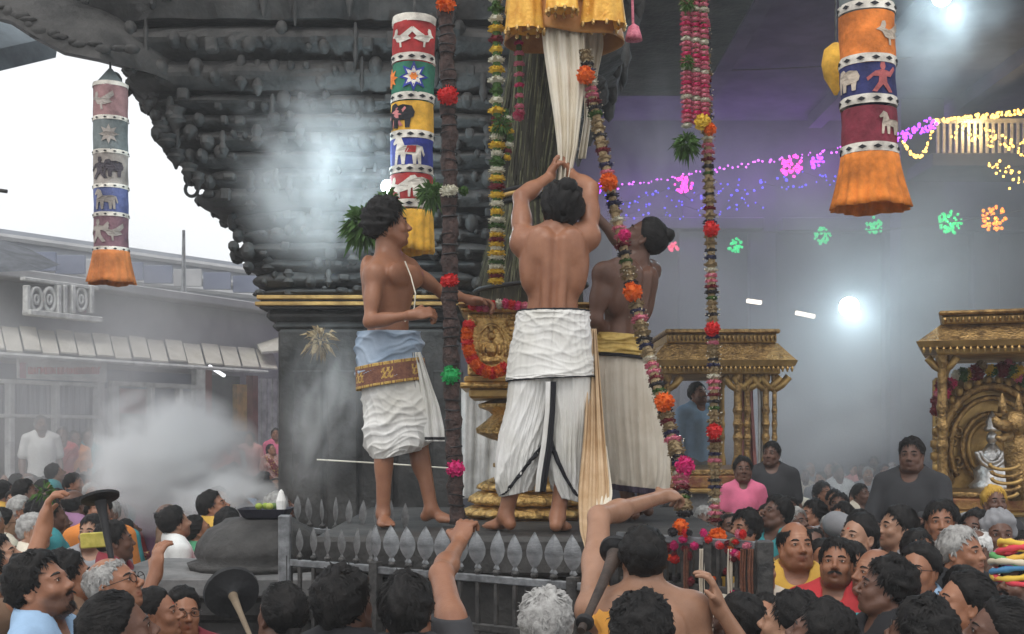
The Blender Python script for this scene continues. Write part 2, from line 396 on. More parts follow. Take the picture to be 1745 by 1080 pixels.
def stand(H=1.68, fem=False, hip_w=.09):
    k = H/1.68; J = {}
    sw = .140 if fem else .160
    base = dict(neck=(0, -.015, 1.435), chest=(0, 0, 1.25), waist=(0, 0, 1.05), pelvis=(0, 0, .93), head=(0, .015, 1.562))
    for n, v in base.items(): J[n] = np3(v)*k
    for sgn, n in ((-1, 'L'), (1, 'R')):       # local: facing +Y, the person's right is +X
        J['sh'+n] = np3((sgn*sw, -.01, 1.385))*k; J['el'+n] = np3((sgn*(sw+.055), -.03, 1.11))*k; J['wr'+n] = np3((sgn*(sw+.05), .06, .88))*k
        J['hip'+n] = np3((sgn*hip_w, 0, .90))*k; J['kn'+n] = np3((sgn*.10, .02, .48))*k; J['an'+n] = np3((sgn*.105, -.02, .08))*k
    return J
def torso_sdf(g, J, o, infl=0.0):
    ri = J['shR']-J['shL']; Rc = frame(ri, J['neck']-J['waist']); Rp = frame(J['hipR']-J['hipL'], J['waist']-J['pelvis']); k = o.get('k', 1.0); fat = o.get('fat', 1.0); f = infl
    fem = o.get('fem', False); w = .92 if fem else 1.0
    g.el(J['pelvis'], np3((.155*k*fat, .110*k*fat, .115*k))+f, Rp, .05)
    g.el((J['waist']+J['pelvis'])/2+Rp @ np3((0, .01, .02)), np3((.142*k*fat, .102*k*fat, .13*k))+f, Rp, .05)
    g.el((J['waist']+J['chest'])/2+Rc @ np3((0, .006, 0)), np3((.138*k*fat*w, .100*k*fat, .13*k))+f, Rc, .05)
    g.el(J['chest']+Rc @ np3((0, 0, .02*k)), np3((.158*k*w, .108*k, .145*k))+f, Rc, .05)
    g.rc(J['shL']*.8+J['shR']*.2, J['shR']*.8+J['shL']*.2, .058*k+f, .058*k+f, .05)
    for n in 'LR':
        g.rc(J['neck']+Rc @ np3((0, -.015, .03*k)), J['sh'+n]*.85+J['neck']*.15, .045*k+f, .042*k+f, .05)
        if fem: g.el(J['chest']+Rc @ np3(((-.068 if n == 'L' else .068)*k, .075*k, .015*k)), np3((.058*k, .058*k, .055*k))+f, Rc, .04)
    if o.get('muscle'):
        for n, sg in (('L', -1), ('R', 1)):
            g.el(J['chest']+Rc @ np3((sg*.075, -.086, .085)), (.062, .026, .078), Rc, .03)      # shoulder blade
            g.el(J['chest']+Rc @ np3((sg*.118, -.035, -.02)), (.045, .055, .12), Rc, .04)       # side of the back
            g.el(J['chest']+Rc @ np3((sg*.070, .088, .055)), (.075, .030, .058), Rc, .03)       # chest muscle
            g.rc(J['chest']+Rc @ np3((sg*.036, -.098, .10)), J['waist']+Rc @ np3((sg*.032, -.090, -.06)), .022, .026, .03)
        g.rc(J['chest']+Rc @ np3((0, -.128, .12)), J['waist']+Rc @ np3((0, -.122, -.10)), .012, .014, .03, True)
    return Rc, Rp
def arm_sdf(g, J, n, k=1.0, th=1.0, infl=0, part=None):
    a, b, c = J['sh'+n], J['el'+n], J['wr'+n]; f = infl
    if part == 'sleeve':
        e = a+(b-a)*.70; g.rc(a, e, .054*k*th+f, .052*k*th+f, .022); return
    if part == 'long':
        g.rc(a, b, .054*k*th+f, .046*k*th+f, .022); g.rc(b, c, .046*k*th+f, .034*k*th+f, .03); return
    g.el(a, (.056*k*th, .056*k*th, .056*k*th), None, .04)
    g.rc(a, b, .049*k*th, .038*k*th, .04)
    m = a+(b-a)*.5; g.el(m, (.046*k*th, .046*k*th, .07*k), frame((1, .1, .2), b-a), .03)
    g.rc(b, c, .039*k*th, .025*k*th, .02); m = b+(c-b)*.28; g.el(m, (.041*k*th, .041*k*th, .07*k), frame((1, .1, .2), c-b), .025)
def leg_sdf(g, J, n, k=1.0, fdir=(0, 1, 0), infl=0, foot=True):
    a, b, c = J['hip'+n], J['kn'+n], J['an'+n]; f = infl
    g.rc(a, b, .082*k+f, .053*k+f, .04); g.rc(b, c, .052*k+f, .036*k+f, .03)
    if infl: return
    back = -unit(fdir); m = b+(c-b)*.30+back*.018; g.el(m, (.046*k, .046*k, .10*k), frame((1, .1, .2), c-b), .03)
    if foot:
        d = unit(fdir); z = np3((0, 0, 1)); r_ = np.cross(d, z); heel = c-d*.035*k-z*.045*k
        g.rc(heel, c, .030*k, .034*k, .02); g.rc(c-z*.02, c+d*.10*k-z*.055*k, .032*k, .022*k, .025)
        g.rc(c+d*.06*k-z*.056*k-r_*.022, c+d*.115*k-z*.060*k-r_*.028, .022*k, .018*k, .02); g.rc(c+d*.06*k-z*.056*k+r_*.022, c+d*.12*k-z*.060*k+r_*.022, .022*k, .018*k, .02)
        for i in range(5):
            p = c+d*(.125-.008*abs(i-.8))*k-z*.064*k+r_*(-.036+.018*i)*k
            g.rc(p, p+d*.024*k, .0105*k, .0085*k, .006)

HL_Y = [-.13, -.075, -.02, .012, .030, .052, .075, .1]; HL_Z = [-.055, -.058, -.020, .004, .030, .062, .082, .09]
def hair_geo(c, Rm, s=1.0, t=.012, strands=700, ln=.035, curl=.4, seed=1, bun=None, tail=0, bald=0.0, part=False, back=False, shift=0):
    r = np.random.RandomState(seed); MBh = MB()
    cen = np.array([0, -.016, .036]); rad = np.array([.0720, .0955, .0865])
    hl = lambda y: np.interp(y, HL_Y, HL_Z)+shift
    nu, nv = 44, 26; V = []; keep = []
    th = np.linspace(0, 2*np.pi, nu, endpoint=False); ph = np.linspace(0.0, np.pi*.80, nv)
    TH, PH = np.meshgrid(th, ph, indexing='ij')
    D = np.stack([np.sin(PH)*np.cos(TH), np.sin(PH)*np.sin(TH), np.cos(PH)], -1)
    Pp = cen+D*rad; m = Pp[..., 2]-hl(Pp[..., 1])
    if bald: m = np.minimum(m, bald-Pp[..., 2])
    edge = np.clip(m/.028, 0, 1)**.6
    tt = (t*(1+.45*wob(Pp, 14, seed, 3)+.45*wob(Pp, 34, seed+3, 3))*edge-.004*(1-edge))
    if part: tt = tt-.006*np.exp(-(Pp[..., 0]/.006)**2)*(Pp[..., 1] > -.03)
    V = (cen+D*(rad+tt[..., None])).reshape(-1, 3); F = []
    for i in range(nu):
        for j in range(nv-1):
            q = (i*nv+j, i*nv+j+1, ((i+1) % nu)*nv+j+1, ((i+1) % nu)*nv+j)
            mm = [m[a//nv, a % nv] for a in q]
            if max(mm) > -.004: F.append(q)
    MBh.raw(V, F)
    n = 0
    while n < strands:
        d = r.normal(size=3); d /= np.linalg.norm(d); p = cen+d*rad; mm = p[2]-hl(p[1])
        if mm < .004 or (bald and p[2] > bald): continue
        n += 1; tk = t*min(1, mm/.03)
        base = cen+d*(rad+tk*.7)
        if back: flow = unit(np.array([0, -1, .05])-d*(np.array([0, -1, .05]) @ d))
        else:
            down = np.array([.15*np.sign(d[0]), -.25 if p[1] < 0.02 else .5, -1.0]); flow = down-d*(down @ d)+r.normal(size=3)*curl; flow = unit(flow-d*(flow @ d)*.8)
        nrm = unit(d+r.normal(size=3)*.15); l_ = ln*r.uniform(.6, 1.3); w = r.uniform(.002, .0045)
        side = unit(np.cross(flow, nrm))*w
        p1 = base+flow*l_*.5+nrm*r.uniform(.0, .004); p2 = base+flow*l_-nrm*l_*l_*4.0+nrm*r.uniform(-.003, .004)+r.normal(size=3)*.002
        MBh.raw([base-side, base+side, p1+side*.9, p1-side*.9, p2], [(0, 1, 2, 3), (3, 2, 4)])
    if bun is not None:
        bp, br = np3(bun[0]), bun[1]; b2 = MB(); b2.ball((0, 0, 0), 1, 18); Vb = np.array(b2.V); Vb = Vb*(np3(br)*(1+.10*wob(Vb, 1.2, seed+9)[:, None]))+bp; MBh.raw(Vb, b2.F)
    if tail:
        pts = []; 
        for i in range(9):
            f = i/8; pts.append(np.array([.01*math.sin(f*3), -.105-.035*math.sin(f*2.2), .0-tail*f]))
        MBh.tube(pts, [.030*(1-.55*(i/8)) for i in range(9)], 10)
    V = np.array(MBh.V)*s; V = c+V @ Rm.T
    return V, MBh.F
def eyes_geo(c, Rm, s=1.0, glasses=False, brow=.0045):
    """two eyes (each with its lashes and brow) and, if worn, the spectacles"""
    out = []
    for x in (-1, 1):
        m = MB()
        m.ball((x*.031, .0755, .0005), (.0125, .0125, .0070), 12, 0)
        m.ball((x*.031, .0850, .0012), (.0055, .0045, .0056), 10, 1)
        m.tube([(x*.013, .090, .0205), (x*.026, .0905, .0255), (x*.038, .083, .0250), (x*.048, .073, .0195)], [brow*.8, brow, brow*.9, brow*.4], 5, 1)
        m.tube([(x*.018, .088, .0040), (x*.031, .0905, .0078), (x*.045, .080, .0040)], .0016, 4, 1)
        out.append(('eye', m))
    if glasses:
        m = MB()
        for x in (-1, 1):
            m.tube([(x*.034+.024*math.cos(a), .104, .0+.018*math.sin(a)) for a in np.linspace(0, 6.283, 17)], .0018, 5, 1)
            m.tube([(x*.058, .103, .004), (x*.080, .05, .006), (x*.083, -.005, .010)], .0016, 5, 1)
        m.tube([(-.010, .105, .003), (.010, .105, .003)], .0016, 5, 1); out.append(('spectacles', m))
    return [(n, mkmesh(n, c+(np.array(m.V)*s) @ Rm.T, m.F, [EYEW, EYED], m.M)) for n, m in out]
def tash_geo(c, Rm, s=1.0, beard=False, seed=1, n=140):
    r = np.random.RandomState(seed); m = MB()
    for i in range(n):
        x = r.uniform(-.026, .026); p = np.array([x, .0965-abs(x)*.35, -.048+r.uniform(-.004, .004)-abs(x)*.15])
        d = unit([np.sign(x)*.8, .15, -.75]); sd = unit(np.cross(d, [0, 1, 0]))*.0013; e = p+d*r.uniform(.010, .016)+np.array([0, .003, 0])
        m.raw([p-sd, p+sd, e], [(0, 1, 2)])
    if beard:
        for i in range(n*5):
            a = r.uniform(-1.5, 1.5); f = r.uniform(0, 1)
            z = -.052-.055*f; y = .088*math.cos(a)-.004-.02*f*abs(math.sin(a)); x = .060*math.sin(a)*(1-.18*f)
            if abs(x) < .024 and z > -.076: continue
            p = np.array([x, y+(.004 if z < -.08 else 0), z]); d = unit([x*3, .35*math.cos(a), -1]); sd = unit(np.cross(d, [x, y, 0.001]))*.0016; e = p+d*r.uniform(.012, .022)
            m.raw([p-sd-d*.004, p+sd-d*.004, e+np.array([x*.1, .003, 0])], [(0, 1, 2)])
    V = np.array(m.V)*s; return c+V @ Rm.T, m.F

# ---------------------------------------------------------------- people of the crowd: a variant is built once, its copies share the meshes
class Variant: pass
def make_variant(key, H=1.68, fem=False, yaw=0, pitch=10, roll=0, hair=None, stubble=0, tash=False, beard=False, glasses=False, fat=1.0, nose=1.0, arms=None,
                 top='shirt', bottom='trousers', seed=1, tikka=False, ash=False, head_s=1.0, bare=False, hs=.0058, over=None, drape=False):
    k = H/1.68; J = stand(H, fem); v = Variant(); v.key = key; v.H = H
    hk = (.895 if H > 1.4 else .89)*head_s*(.96 if fem else 1.0)
    hd = J['neck']+rotm(yaw*.4, pitch*.5, roll*.5) @ np3((0, .020*k, .128*hk)); Rm = rotm(yaw, pitch, roll); J['head'] = hd
    for q_, v_ in (over or {}).items(): J[q_] = np3(v_)*k
    ext = []; hspec = []
    for n in 'LR':
        if arms and n in arms:
            e, w, fd, nn, th, cu = arms[n][:6]; kk = 1.0 if len(arms[n]) > 6 else k; J['el'+n] = np3(e)*kk; J['wr'+n] = np3(w)*kk; hspec.append((J['wr'+n], fd, nn, th, cu, 1.0)); ext += [J['wr'+n]+unit(fd)*.16]
        else: hspec.append((J['wr'+n], (0, .15, -1), ((1 if n == 'L' else -1), 0, 0), (0, 1, 0), .35, 1.0))
    pts = np.array([J[q] for q in J]+ext); lo = pts.min(0)-.12; hi = pts.max(0)+.12; hi[2] = max(hi[2], hd[2]+.16); lo[2] = -.02
    zf = J['neck'][2]-.03*k
    if arms: zf = min(zf, min(J['wr'+n][2] for n in arms)-.08, min(J['el'+n][2] for n in arms)-.02)
    zs = np.concatenate([np.arange(lo[2], zf, .019), np.arange(zf, hi[2]+hs, hs)])
    g = Grid(axis(lo[0], hi[0], hs*1.05), axis(lo[1], hi[1], hs*1.05), zs)
    o = dict(k=k, fem=fem, fat=fat, muscle=bare)
    torso_sdf(g, J, o)
    for n in 'LR':
        arm_sdf(g, J, n, k, .88 if fem else 1.0); leg_sdf(g, J, n, k)
    for hsq in hspec: hand_sdf(g, *hsq[:5], s=hsq[5]*k)
    g.rc(J['neck']-np3((0, .005, .03)), hd+Rm @ np3((0, -.022, -.045)), (.050 if fem else .060)*k, (.047 if fem else .055)*hk, .03)
    head_sdf(g, hd, Rm, fem, hk, fat, nose, seed)
    V, F = g.net(); col = head_paint(V, hd, Rm, hk, .95 if beard else stubble, tikka, ash)
    v.body = mkmesh('body', V, F, [SKIN[0]], col=col)
    v.parts = []
    for n_, me_ in eyes_geo(hd, Rm, hk, glasses=glasses, brow=.0032 if fem else .0046): v.parts.append((n_, me_, 'fix'))
    hp = dict(hair or {}); hp.setdefault('seed', seed)
    if not hp.pop('none', False): hv = hair_geo(hd, Rm, hk, **hp); v.parts.append(('hair', mkmesh('hair', hv[0], hv[1], [HAIRB]), 'hair'))
    if tash or beard: tv = tash_geo(hd, Rm, hk, beard, seed); v.parts.append(('beard' if beard else 'moustache', mkmesh('moustache', tv[0], tv[1], [HAIRB], smooth=False), 'hair'))
    # clothes
    def garment(name, fill, h=.011, lo_=None, hi_=None, amp=.010, fr=9):
        gg = Grid(axis(lo[0]-.06, hi[0]+.06, h), axis(lo[1]-.06, hi[1]+.06, h), axis(lo_, hi_, h)); fill(gg)
        Vg, Fg = gg.net()
        if not len(Vg): return None
        c_ = Vg.copy(); c_[:, 2] = 0; nrm = c_/(np.linalg.norm(c_, axis=1)[:, None]+1e-6)
        Vg = Vg+nrm*(amp*.45+amp*wob(Vg*np.array([1.4, 1.4, .6]), fr/6.28*1.6, seed+5, 3))[:, None]
        return mkmesh(name, Vg, Fg, [WHITEC])
    lw = lo[2]
    if not bare and top:
        def shirt(gg):
            torso_sdf(gg, J, o, .012)
            for n in 'LR': arm_sdf(gg, J, n, k, .95, .014, 'long' if top == 'long' else 'sleeve')
            gg.rc(J['neck']+np3((0, .0, -.02)), hd+np3((0, 0, -.03)), .062*k, .066*k, .012, True)
            gg.el(J['neck']+np3((0, .075, .0))*k, np3((.042, .06, .05 if fem else .04))*k, None, .015, True)
            gg.cutz(J['neck'][2]+.075*k); gg.cutz(J['pelvis'][2]-.10*k, False)
        v.parts.append(('blouse' if fem else 'shirt', garment('shirt', shirt, lo_=J['pelvis'][2]-.15, hi_=J['neck'][2]+.12), 'top'))
    ltop = J['pelvis'][2]+.09*k if not over else max(J['knL'][2], J['knR'][2])+.12
    def lower(gg):
        if bottom == 'trousers':
            gg.el(J['pelvis'], np3((.17, .125, .13))*k*fat, None, .05)
            for n in 'LR': leg_sdf(gg, J, n, k, infl=.020)
        else:
            gg.rc(J['pelvis'], (0, 0, .08), .165*k*fat, .215*k, .05); gg.el(J['pelvis'], np3((.18, .14, .13))*k*fat, None, .05)
        gg.cutz(ltop); gg.cutz(.03, False)
    v.parts.append(('trousers' if bottom == 'trousers' else 'wrap_skirt', garment('lower', lower, .018, -.02, ltop+.07, .010, 5), 'bottom'))
    if (fem and top) or drape:
        # the loose end of the sari over the left shoulder
        a = np.linspace(0, 1, 26)[:, None]; b = np.linspace(-1, 1, 9)[None, :]
        path = np.array([(.17, -.02, .98), (.13, .13, 1.08), (.03, .175, 1.22), (-.075, .145, 1.36), (-.125, .02, 1.465), (-.12, -.125, 1.36), (-.10, -.165, 1.15), (-.09, -.16, .92)])*k
        tt = np.linspace(0, 1, len(path)); C = np.stack([np.interp(a[:, 0], tt, path[:, i]) for i in range(3)], 1)
        Tn = np.gradient(C, axis=0); Tn /= np.linalg.norm(Tn, axis=1)[:, None]; Nn = C-np.array([0, 0, 1])*C[:, 2:3]; Nn = Nn/(np.linalg.norm(Nn, axis=1)[:, None]+1e-6)
        Nn[12:18] = [0, 0, 1]; Sd = np.cross(Tn, Nn)
        G_ = C[:, None, :]+Sd[:, None, :]*b[..., None]*.062*k+Nn[:, None, :]*(.008*np.cos(b*9+a*3))[..., None]-Nn[:, None, :]*(.018*b**2)[..., None]
        Vp = G_.reshape(-1, 3); Fp = np.array([(i*9+j, i*9+j+1, (i+1)*9+j+1, (i+1)*9+j) for i in range(25) for j in range(8)])
        v.parts.append(('sari_drape', mkmesh('sari_drape', Vp, Fp, [WHITEC]), 'drape'))
    v.head = hd
    return v
def slotmat(o, m):
    if not o.material_slots: o.data.materials.append(m)
    o.material_slots[0].link = 'OBJECT'; o.material_slots[0].material = m
def place(v, px, py, Y, face, label, group=None, top=None, bottom=None, skin=0, hair=None, drape=None, mirror=False, feet=0.0, name='person'):
    """put a copy so that its head centre is seen at (px, py) from distance Y, feet on the ground"""
    q = P(px, py, Y); s = (q.z-feet)/v.head[2]; s = max(.70, min(1.14, s))
    a = R(face); sx = -s if mirror else s
    hx, hy = v.head[0]*sx, v.head[1]*s
    x = q.x-(hx*math.cos(a)-hy*math.sin(a)); y = q.y-(hx*math.sin(a)+hy*math.cos(a))
    o = bpy.data.objects.new(name, v.body); COL.objects.link(o); o.location = (x, y, feet); o.rotation_euler = (0, 0, a); o.scale = (sx, s, s)
    tag(o, label, 'person', group); slotmat(o, SKIN[skin])
    for (n, me, kind) in v.parts:
        if me is None: continue
        c = bpy.data.objects.new(n, me); COL.objects.link(c); c.parent = o
        mm = {'hair': hair or HAIRB, 'top': top, 'bottom': bottom, 'drape': drape or top}.get(kind)
        if mm is not None: slotmat(c, mm)
    return o
# ---------------------------------------------------------------- the setting
def slab(name, c, h, m, **kw): return tag(MB().box(c, h).build(name, m), **kw)
slab('ground', (0, 20, -.05), (70, 70, .05), SLAB, kind='structure')
# haze: even pale air round the whole place
hz = MB().box((0, 20, 4.9), (72, 72, 6.0)).build('haze', None); tag(hz, 'thin pale incense haze filling the temple yard', kind='stuff')
def volmat(name, dens, colr=(.86, .88, .9), noise=None):
    m = bpy.data.materials.new(name); m.use_nodes = True; nt = m.node_tree; nt.nodes.clear()
    out = nt.nodes.new('ShaderNodeOutputMaterial'); pv = nt.nodes.new('ShaderNodeVolumePrincipled'); pv.inputs['Color'].default_value = (*colr, 1)
    pv.inputs['Density'].default_value = dens; pv.inputs['Anisotropy'].default_value = .1
    nt.links.new(pv.outputs[0], out.inputs['Volume'])
    if noise:
        tc = nt.nodes.new('ShaderNodeTexCoord'); nz = nt.nodes.new('ShaderNodeTexNoise'); nz.inputs['Scale'].default_value = noise; nz.inputs['Detail'].default_value = 4; nz.inputs['Distortion'].default_value = .6
        nt.links.new(tc.outputs['Object'], nz.inputs['Vector'])
        ln = nt.nodes.new('ShaderNodeVectorMath'); ln.operation = 'LENGTH'; nt.links.new(tc.outputs['Object'], ln.inputs[0])
        a = nt.nodes.new('ShaderNodeMapRange'); a.inputs[1].default_value = 1.0; a.inputs[2].default_value = .25; nt.links.new(ln.outputs['Value'], a.inputs[0])
        b = nt.nodes.new('ShaderNodeMapRange'); b.inputs[1].default_value = .40; b.inputs[2].default_value = .68; nt.links.new(nz.outputs['Fac'], b.inputs[0])
        mu = nt.nodes.new('ShaderNodeMath'); mu.operation = 'MULTIPLY'; nt.links.new(a.outputs[0], mu.inputs[0]); nt.links.new(b.outputs[0], mu.inputs[1])
        m2 = nt.nodes.new('ShaderNodeMath'); m2.operation = 'MULTIPLY'; m2.inputs[1].default_value = dens; nt.links.new(mu.outputs[0], m2.inputs[0]); nt.links.new(m2.outputs[0], pv.inputs['Density'])
    return m
hz.data.materials.clear(); hz.data.materials.append(volmat('haze_air', HAZE))
def smoke(px, py, Y, rpx, rpy, ry, dens, label, noise=1.6, tilt=0):
    me = MB().ball((0, 0, 0), 1, 20).mesh('smoke', [volmat('smoke_air', dens, (.96, .965, .97), noise)], True)
    o = bpy.data.objects.new('smoke', me); COL.objects.link(o); o.location = P(px, py, Y); o.scale = (L(rpx, Y), ry, L(rpy, Y)); o.rotation_euler = (0, R(tilt), 0)
    return tag(o, label, kind='stuff')
smoke(290, 785, 9.6, 165, 135, .75, 20, 'thick white incense smoke billowing before the street building')
smoke(375, 850, 9.0, 125, 70, .6, 9, 'low incense smoke drifting beside the stone altar', 2.0)
smoke(535, 300, 7.75, 160, 190, .34, 3.6, 'bluish incense smoke hanging under the stone brackets', 1.5, -15)
smoke(550, 700, 8.0, 85, 170, .25, 4.0, 'wispy incense smoke rising in front of the stone column', 2.2, 12)
smoke(150, 640, 14.5, 420, 300, 2.2, .6, 'broad bank of incense smoke drifting down the street', 1.1)
smoke(1400, 480, 16.0, 560, 420, 4.8, .42, 'broad bank of incense smoke filling the dim hall', 1.0)
smoke(1420, 700, 12.5, 240, 170, 1.6, .6, 'incense smoke hanging over the far crowd between the shrines', 1.3)
smoke(1100, 300, 10.5, 150, 260, 1.0, .6, 'incense smoke curling behind the flower ropes', 1.4)

smoke(1590, 70, 12.5, 170, 150, 1.0, .6, 'incense smoke drifting round the high floodlight', 1.4)

# ---------------------------------------------------------------- stone column with stepped brackets carrying the roof
CY, CXX = 9.6, P(640, 0, 9.6).x
def cz(py): return P(0, py, CY-.7).z
cL = lambda n: L(n, CY-.7)
col = thing('stone_column', (CXX, CY, 0), 'carved grey granite column with stepped brackets and gilt capital strips', 'column')
def ring(name, y0, y1, hw, m=STONE, parent=None, bulge=0, deep=None, bev=.03):
    z1, z0 = cz(y0), cz(y1); h = cL(hw); d = deep or min(h, 1.1)
    mb = MB()
    if bulge:
        n = 8; k = 160; V = []; F = []
        for i in range(n+1):
            f = i/n; fr = 1-bulge*(1-math.sin(f*math.pi*.95+.05))*.6
            for j in range(k):
                t = 6.28318*j/k; c_, s_ = math.cos(t), math.sin(t); q = fr/(abs(c_)**9+abs(s_)**9)**(1/9); V.append((h*c_*q, d*s_*q, z0+(z1-z0)*f))
        V = np.array(V); nn = V[:, :2]/(np.linalg.norm(V[:, :2], axis=1)[:, None]+1e-6); amp = .018*wob(V, .9, int(y0)+50, 3)+.030*np.sign(wob(V*np.array([1, 1, .15]), 2.2, int(y0)+51, 2))*(np.abs(wob(V*np.array([1, 1, .15]), 2.2, int(y0)+51, 2))**.4)
        V[:, :2] += nn*amp[:, None]; V[:, 2] += .007*wob(V*np.array([1, 1, 0]), 1.3, int(y0)+52, 3); V += np.array([CXX, CY, 0])
        for i in range(n):
            for q in range(k): F.append((i*k+q, i*k+(q+1) % k, (i+1)*k+(q+1) % k, (i+1)*k+q))
        F += [tuple(range(k))[::-1], tuple(n*k+i for i in range(k))]
        mb.raw(V, F)
    else: mb.box((CXX, CY, (z0+z1)/2), (h, d, (z1-z0)/2), bev=bev)
    return mb.build(name, m, parent or col)
# shaft: carved panels with recessed joints
zt, zb = cz(560), 0
MB().box((CXX, CY, zt/2), (cL(150), .66, zt/2), bev=.02).build('shaft', STONE, col)
for i in range(5):
    w = cL(52); x = CXX-cL(150)+cL(30)+w/2+i*cL(60)-.02
    MB().box((x, CY-.675, .5*zt+.1), (w/2, .02, zt*.36), bev=.012).build('shaft_panel', STONE, col)
MB().tube([P(540, 783, 8.75), P(660, 790, 8.72), P(800, 800, 8.7)], .006, 6).build('tie_rope', THREAD, col)
tiers = [(545, 562, 162, 0), (526, 545, 172, 0), (488, 503, 190, .2), (462, 487, 197, .15), (440, 461, 208, .2), (412, 439, 232, .25), (388, 411, 225, .15), (356, 387, 236, .3), (325, 355, 288, .12), (290, 324, 296, .2), (262, 289, 322, .25), (228, 261, 350, .3), (205, 227, 352, .1), (170, 204, 372, .25), (120, 169, 410, .15), (60, 119, 445, .3), (-40, 59, 470, .1)]
for (a, b, hw, bl) in tiers: ring('bracket_tier', a, b, hw, bulge=bl, deep=.62+.0016*max(0, hw-160))
for (a, b, hw) in ((503, 510, 184), (514, 521, 187)): ring('gilt_strip', a, b, hw, BRASS, deep=.72, bev=.006)
for (a, b, hw) in ((510, 514, 178), (521, 526, 180)): ring('capital_band', a, b, hw, STONE, deep=.70, bev=.006)
# carved fringe: small pendants and rosettes along the tiers
lob = MB(); rr = random.Random(4)
for (a, b, hw, bl) in tiers[2:]:
    z = cz(b); h = cz(a)-z; deep = .62+.0016*max(0, hw-160); x = -cL(hw)
    while x < cL(hw):
        w = cL(rr.uniform(9, 26)); kind = rr.random(); zz = z+h*rr.uniform(.2, .8)
        if kind < .35: lob.ball((CXX+x+w/2, CY-deep*.96, zz), (w*.55, rr.uniform(.04, .10), min(h*rr.uniform(.35, .6), w*.7)), 10)
        elif kind < .6: lob.box((CXX+x+w/2, CY-deep*.985, zz), (w*.42, rr.uniform(.02, .05), min(w*.5, h*rr.uniform(.15, .4))), Matrix.Rotation(rr.uniform(-.1, .1), 3, 'Y'), bev=.012)
        elif kind < .75: lob.lathe([(w*.2, h*.5), (w*.4, h*.2), (w*.25, -.1*h), (w*.45, -.4*h), (w*.1, -.7*h)], (CXX+x+w/2, CY-deep*.98, zz), 9)
        x += w*rr.uniform(1.1, 1.9)
    for i in range(5):
        y = CY-deep+2*deep*rr.random(); lob.ball((CXX-cL(hw)*.985, y, z+h*rr.uniform(.2, .8)), (cL(rr.uniform(4, 13)), cL(rr.uniform(6, 14)), h*rr.uniform(.3, .6)), 8)
        lob.ball((CXX+cL(hw)*.985, y, z+h*rr.uniform(.2, .8)), (cL(rr.uniform(4, 13)), cL(rr.uniform(6, 14)), h*rr.uniform(.3, .6)), 8)
auto_smooth(lob.build('carved_bosses', STONE, col, True)); bpy.data.objects['carved_bosses']['kind'] = 'stuff'
def pendant(px, py, ln, r):
    p = P(px, py, CY-.9); c = MB(); prof = [(.2*r, 0), (r, -.12*ln), (.75*r, -.3*ln), (.95*r, -.45*ln), (.4*r, -.7*ln), (.12*r, -ln)]
    c.lathe([(a, z) for a, z in prof], p, 10); auto_smooth(c.build('lotus_pendant', STONE, col, True), 50)
for a in ((252, 170, .11, .05), (300, 178, .24, .075), (275, 205, .14, .07), (285, 226, .16, .08), (300, 252, .15, .07), (322, 276, .16, .06), (262, 158, .10, .04), (338, 292, .14, .05), (1005, 200, .2, .08), (985, 240, .18, .07)): pendant(*a)
# stone chain ring hanging off the bracket
ch = MB(); p = P(326, 302, CY-.8)
for q, dy in ((0, 0), (1, 1)):
    c = P(326, 303 if q == 0 else 322, CY-.8); ch.tube([(c.x+.045*math.cos(t), c.y+.01*q, c.z+.05*math.sin(t)) for t in np.linspace(0, 6.283, 17)], .013, 6, cap=False)
ch.tube([P(326, 293, CY-.8), P(338, 280, CY-.75)], .008, 5)
tag(ch.build('stone_chain', STONE, None, True), 'two linked stone rings hanging off the bracket edge', 'chain')
# the curved eave that sweeps out to the left from the top of the brackets
eave = thing('stone_eave', P(100, 100, 8.6), 'curved dark stone eave sweeping out from the top of the column', 'eave')
pts = [(-120, -10), (-40, 20), (20, 36), (60, 62), (110, 88), (170, 100), (240, 104), (330, 118), (430, 120)]
V = []; F = []
for i, (px, py) in enumerate(pts):
    dY = max(0, px-190)*.006
    for (Y, dy) in ((8.2, 0), (8.25, -34), (8.5, -80), (11.5, -190), (11.5, -60), (9.2, 6)):
        v = P(px, py, Y); v = P(px, py+dy, Y); V.append(v+Vector((0, dY, 0)))
for i in range(len(pts)-1):
    for q in range(6): F.append((i*6+q, (i+1)*6+q, (i+1)*6+(q+1) % 6, i*6+(q+1) % 6))
auto_smooth(link('soffit', mkmesh('soffit', V, F, STONE), eave), 30)
rib = MB()
for i in range(26):
    f = i/25*(len(pts)-1.01); j = int(f); px = pts[j][0]+(pts[j+1][0]-pts[j][0])*(f-j); py = pts[j][1]+(pts[j+1][1]-pts[j][1])*(f-j); px < 230 and rib.ball(P(px+rr.uniform(-6, 6), py-16+rr.uniform(-8, 4), 8.24), (rr.uniform(.03, .08), .04, rr.uniform(.02, .05)), 8)
rib.build('eave_bosses', STONE, eave, True)['kind'] = 'stuff'
# roof the brackets carry
slab('roof', (CXX+.4, CY+.7, cz(-40)+.25), (2.5, 1.8, .24), STONE, kind='structure')
tg = MB(); a, b, c, d = P(-60, 70, 12), P(100, 95, 12), P(60, -40, 14), P(-60, -60, 14)
V = [P(-80, 140, 11), P(95, 98, 12.2), P(62, 60, 13.2), P(-80, -120, 13.5)]; V2 = [v+Vector((0, .1, .25)) for v in V]
tg.raw(V+V2, [(0, 1, 2, 3), (7, 6, 5, 4), (0, 4, 5, 1), (1, 5, 6, 2), (2, 6, 7, 3), (3, 7, 4, 0)])
tag(tg.build('awning_sheet', mat('blue_grey_sheet', (.30, .36, .40), .7, scale=3, bump=.1)), 'blue grey awning sheet above the curved stone eave', 'awning')

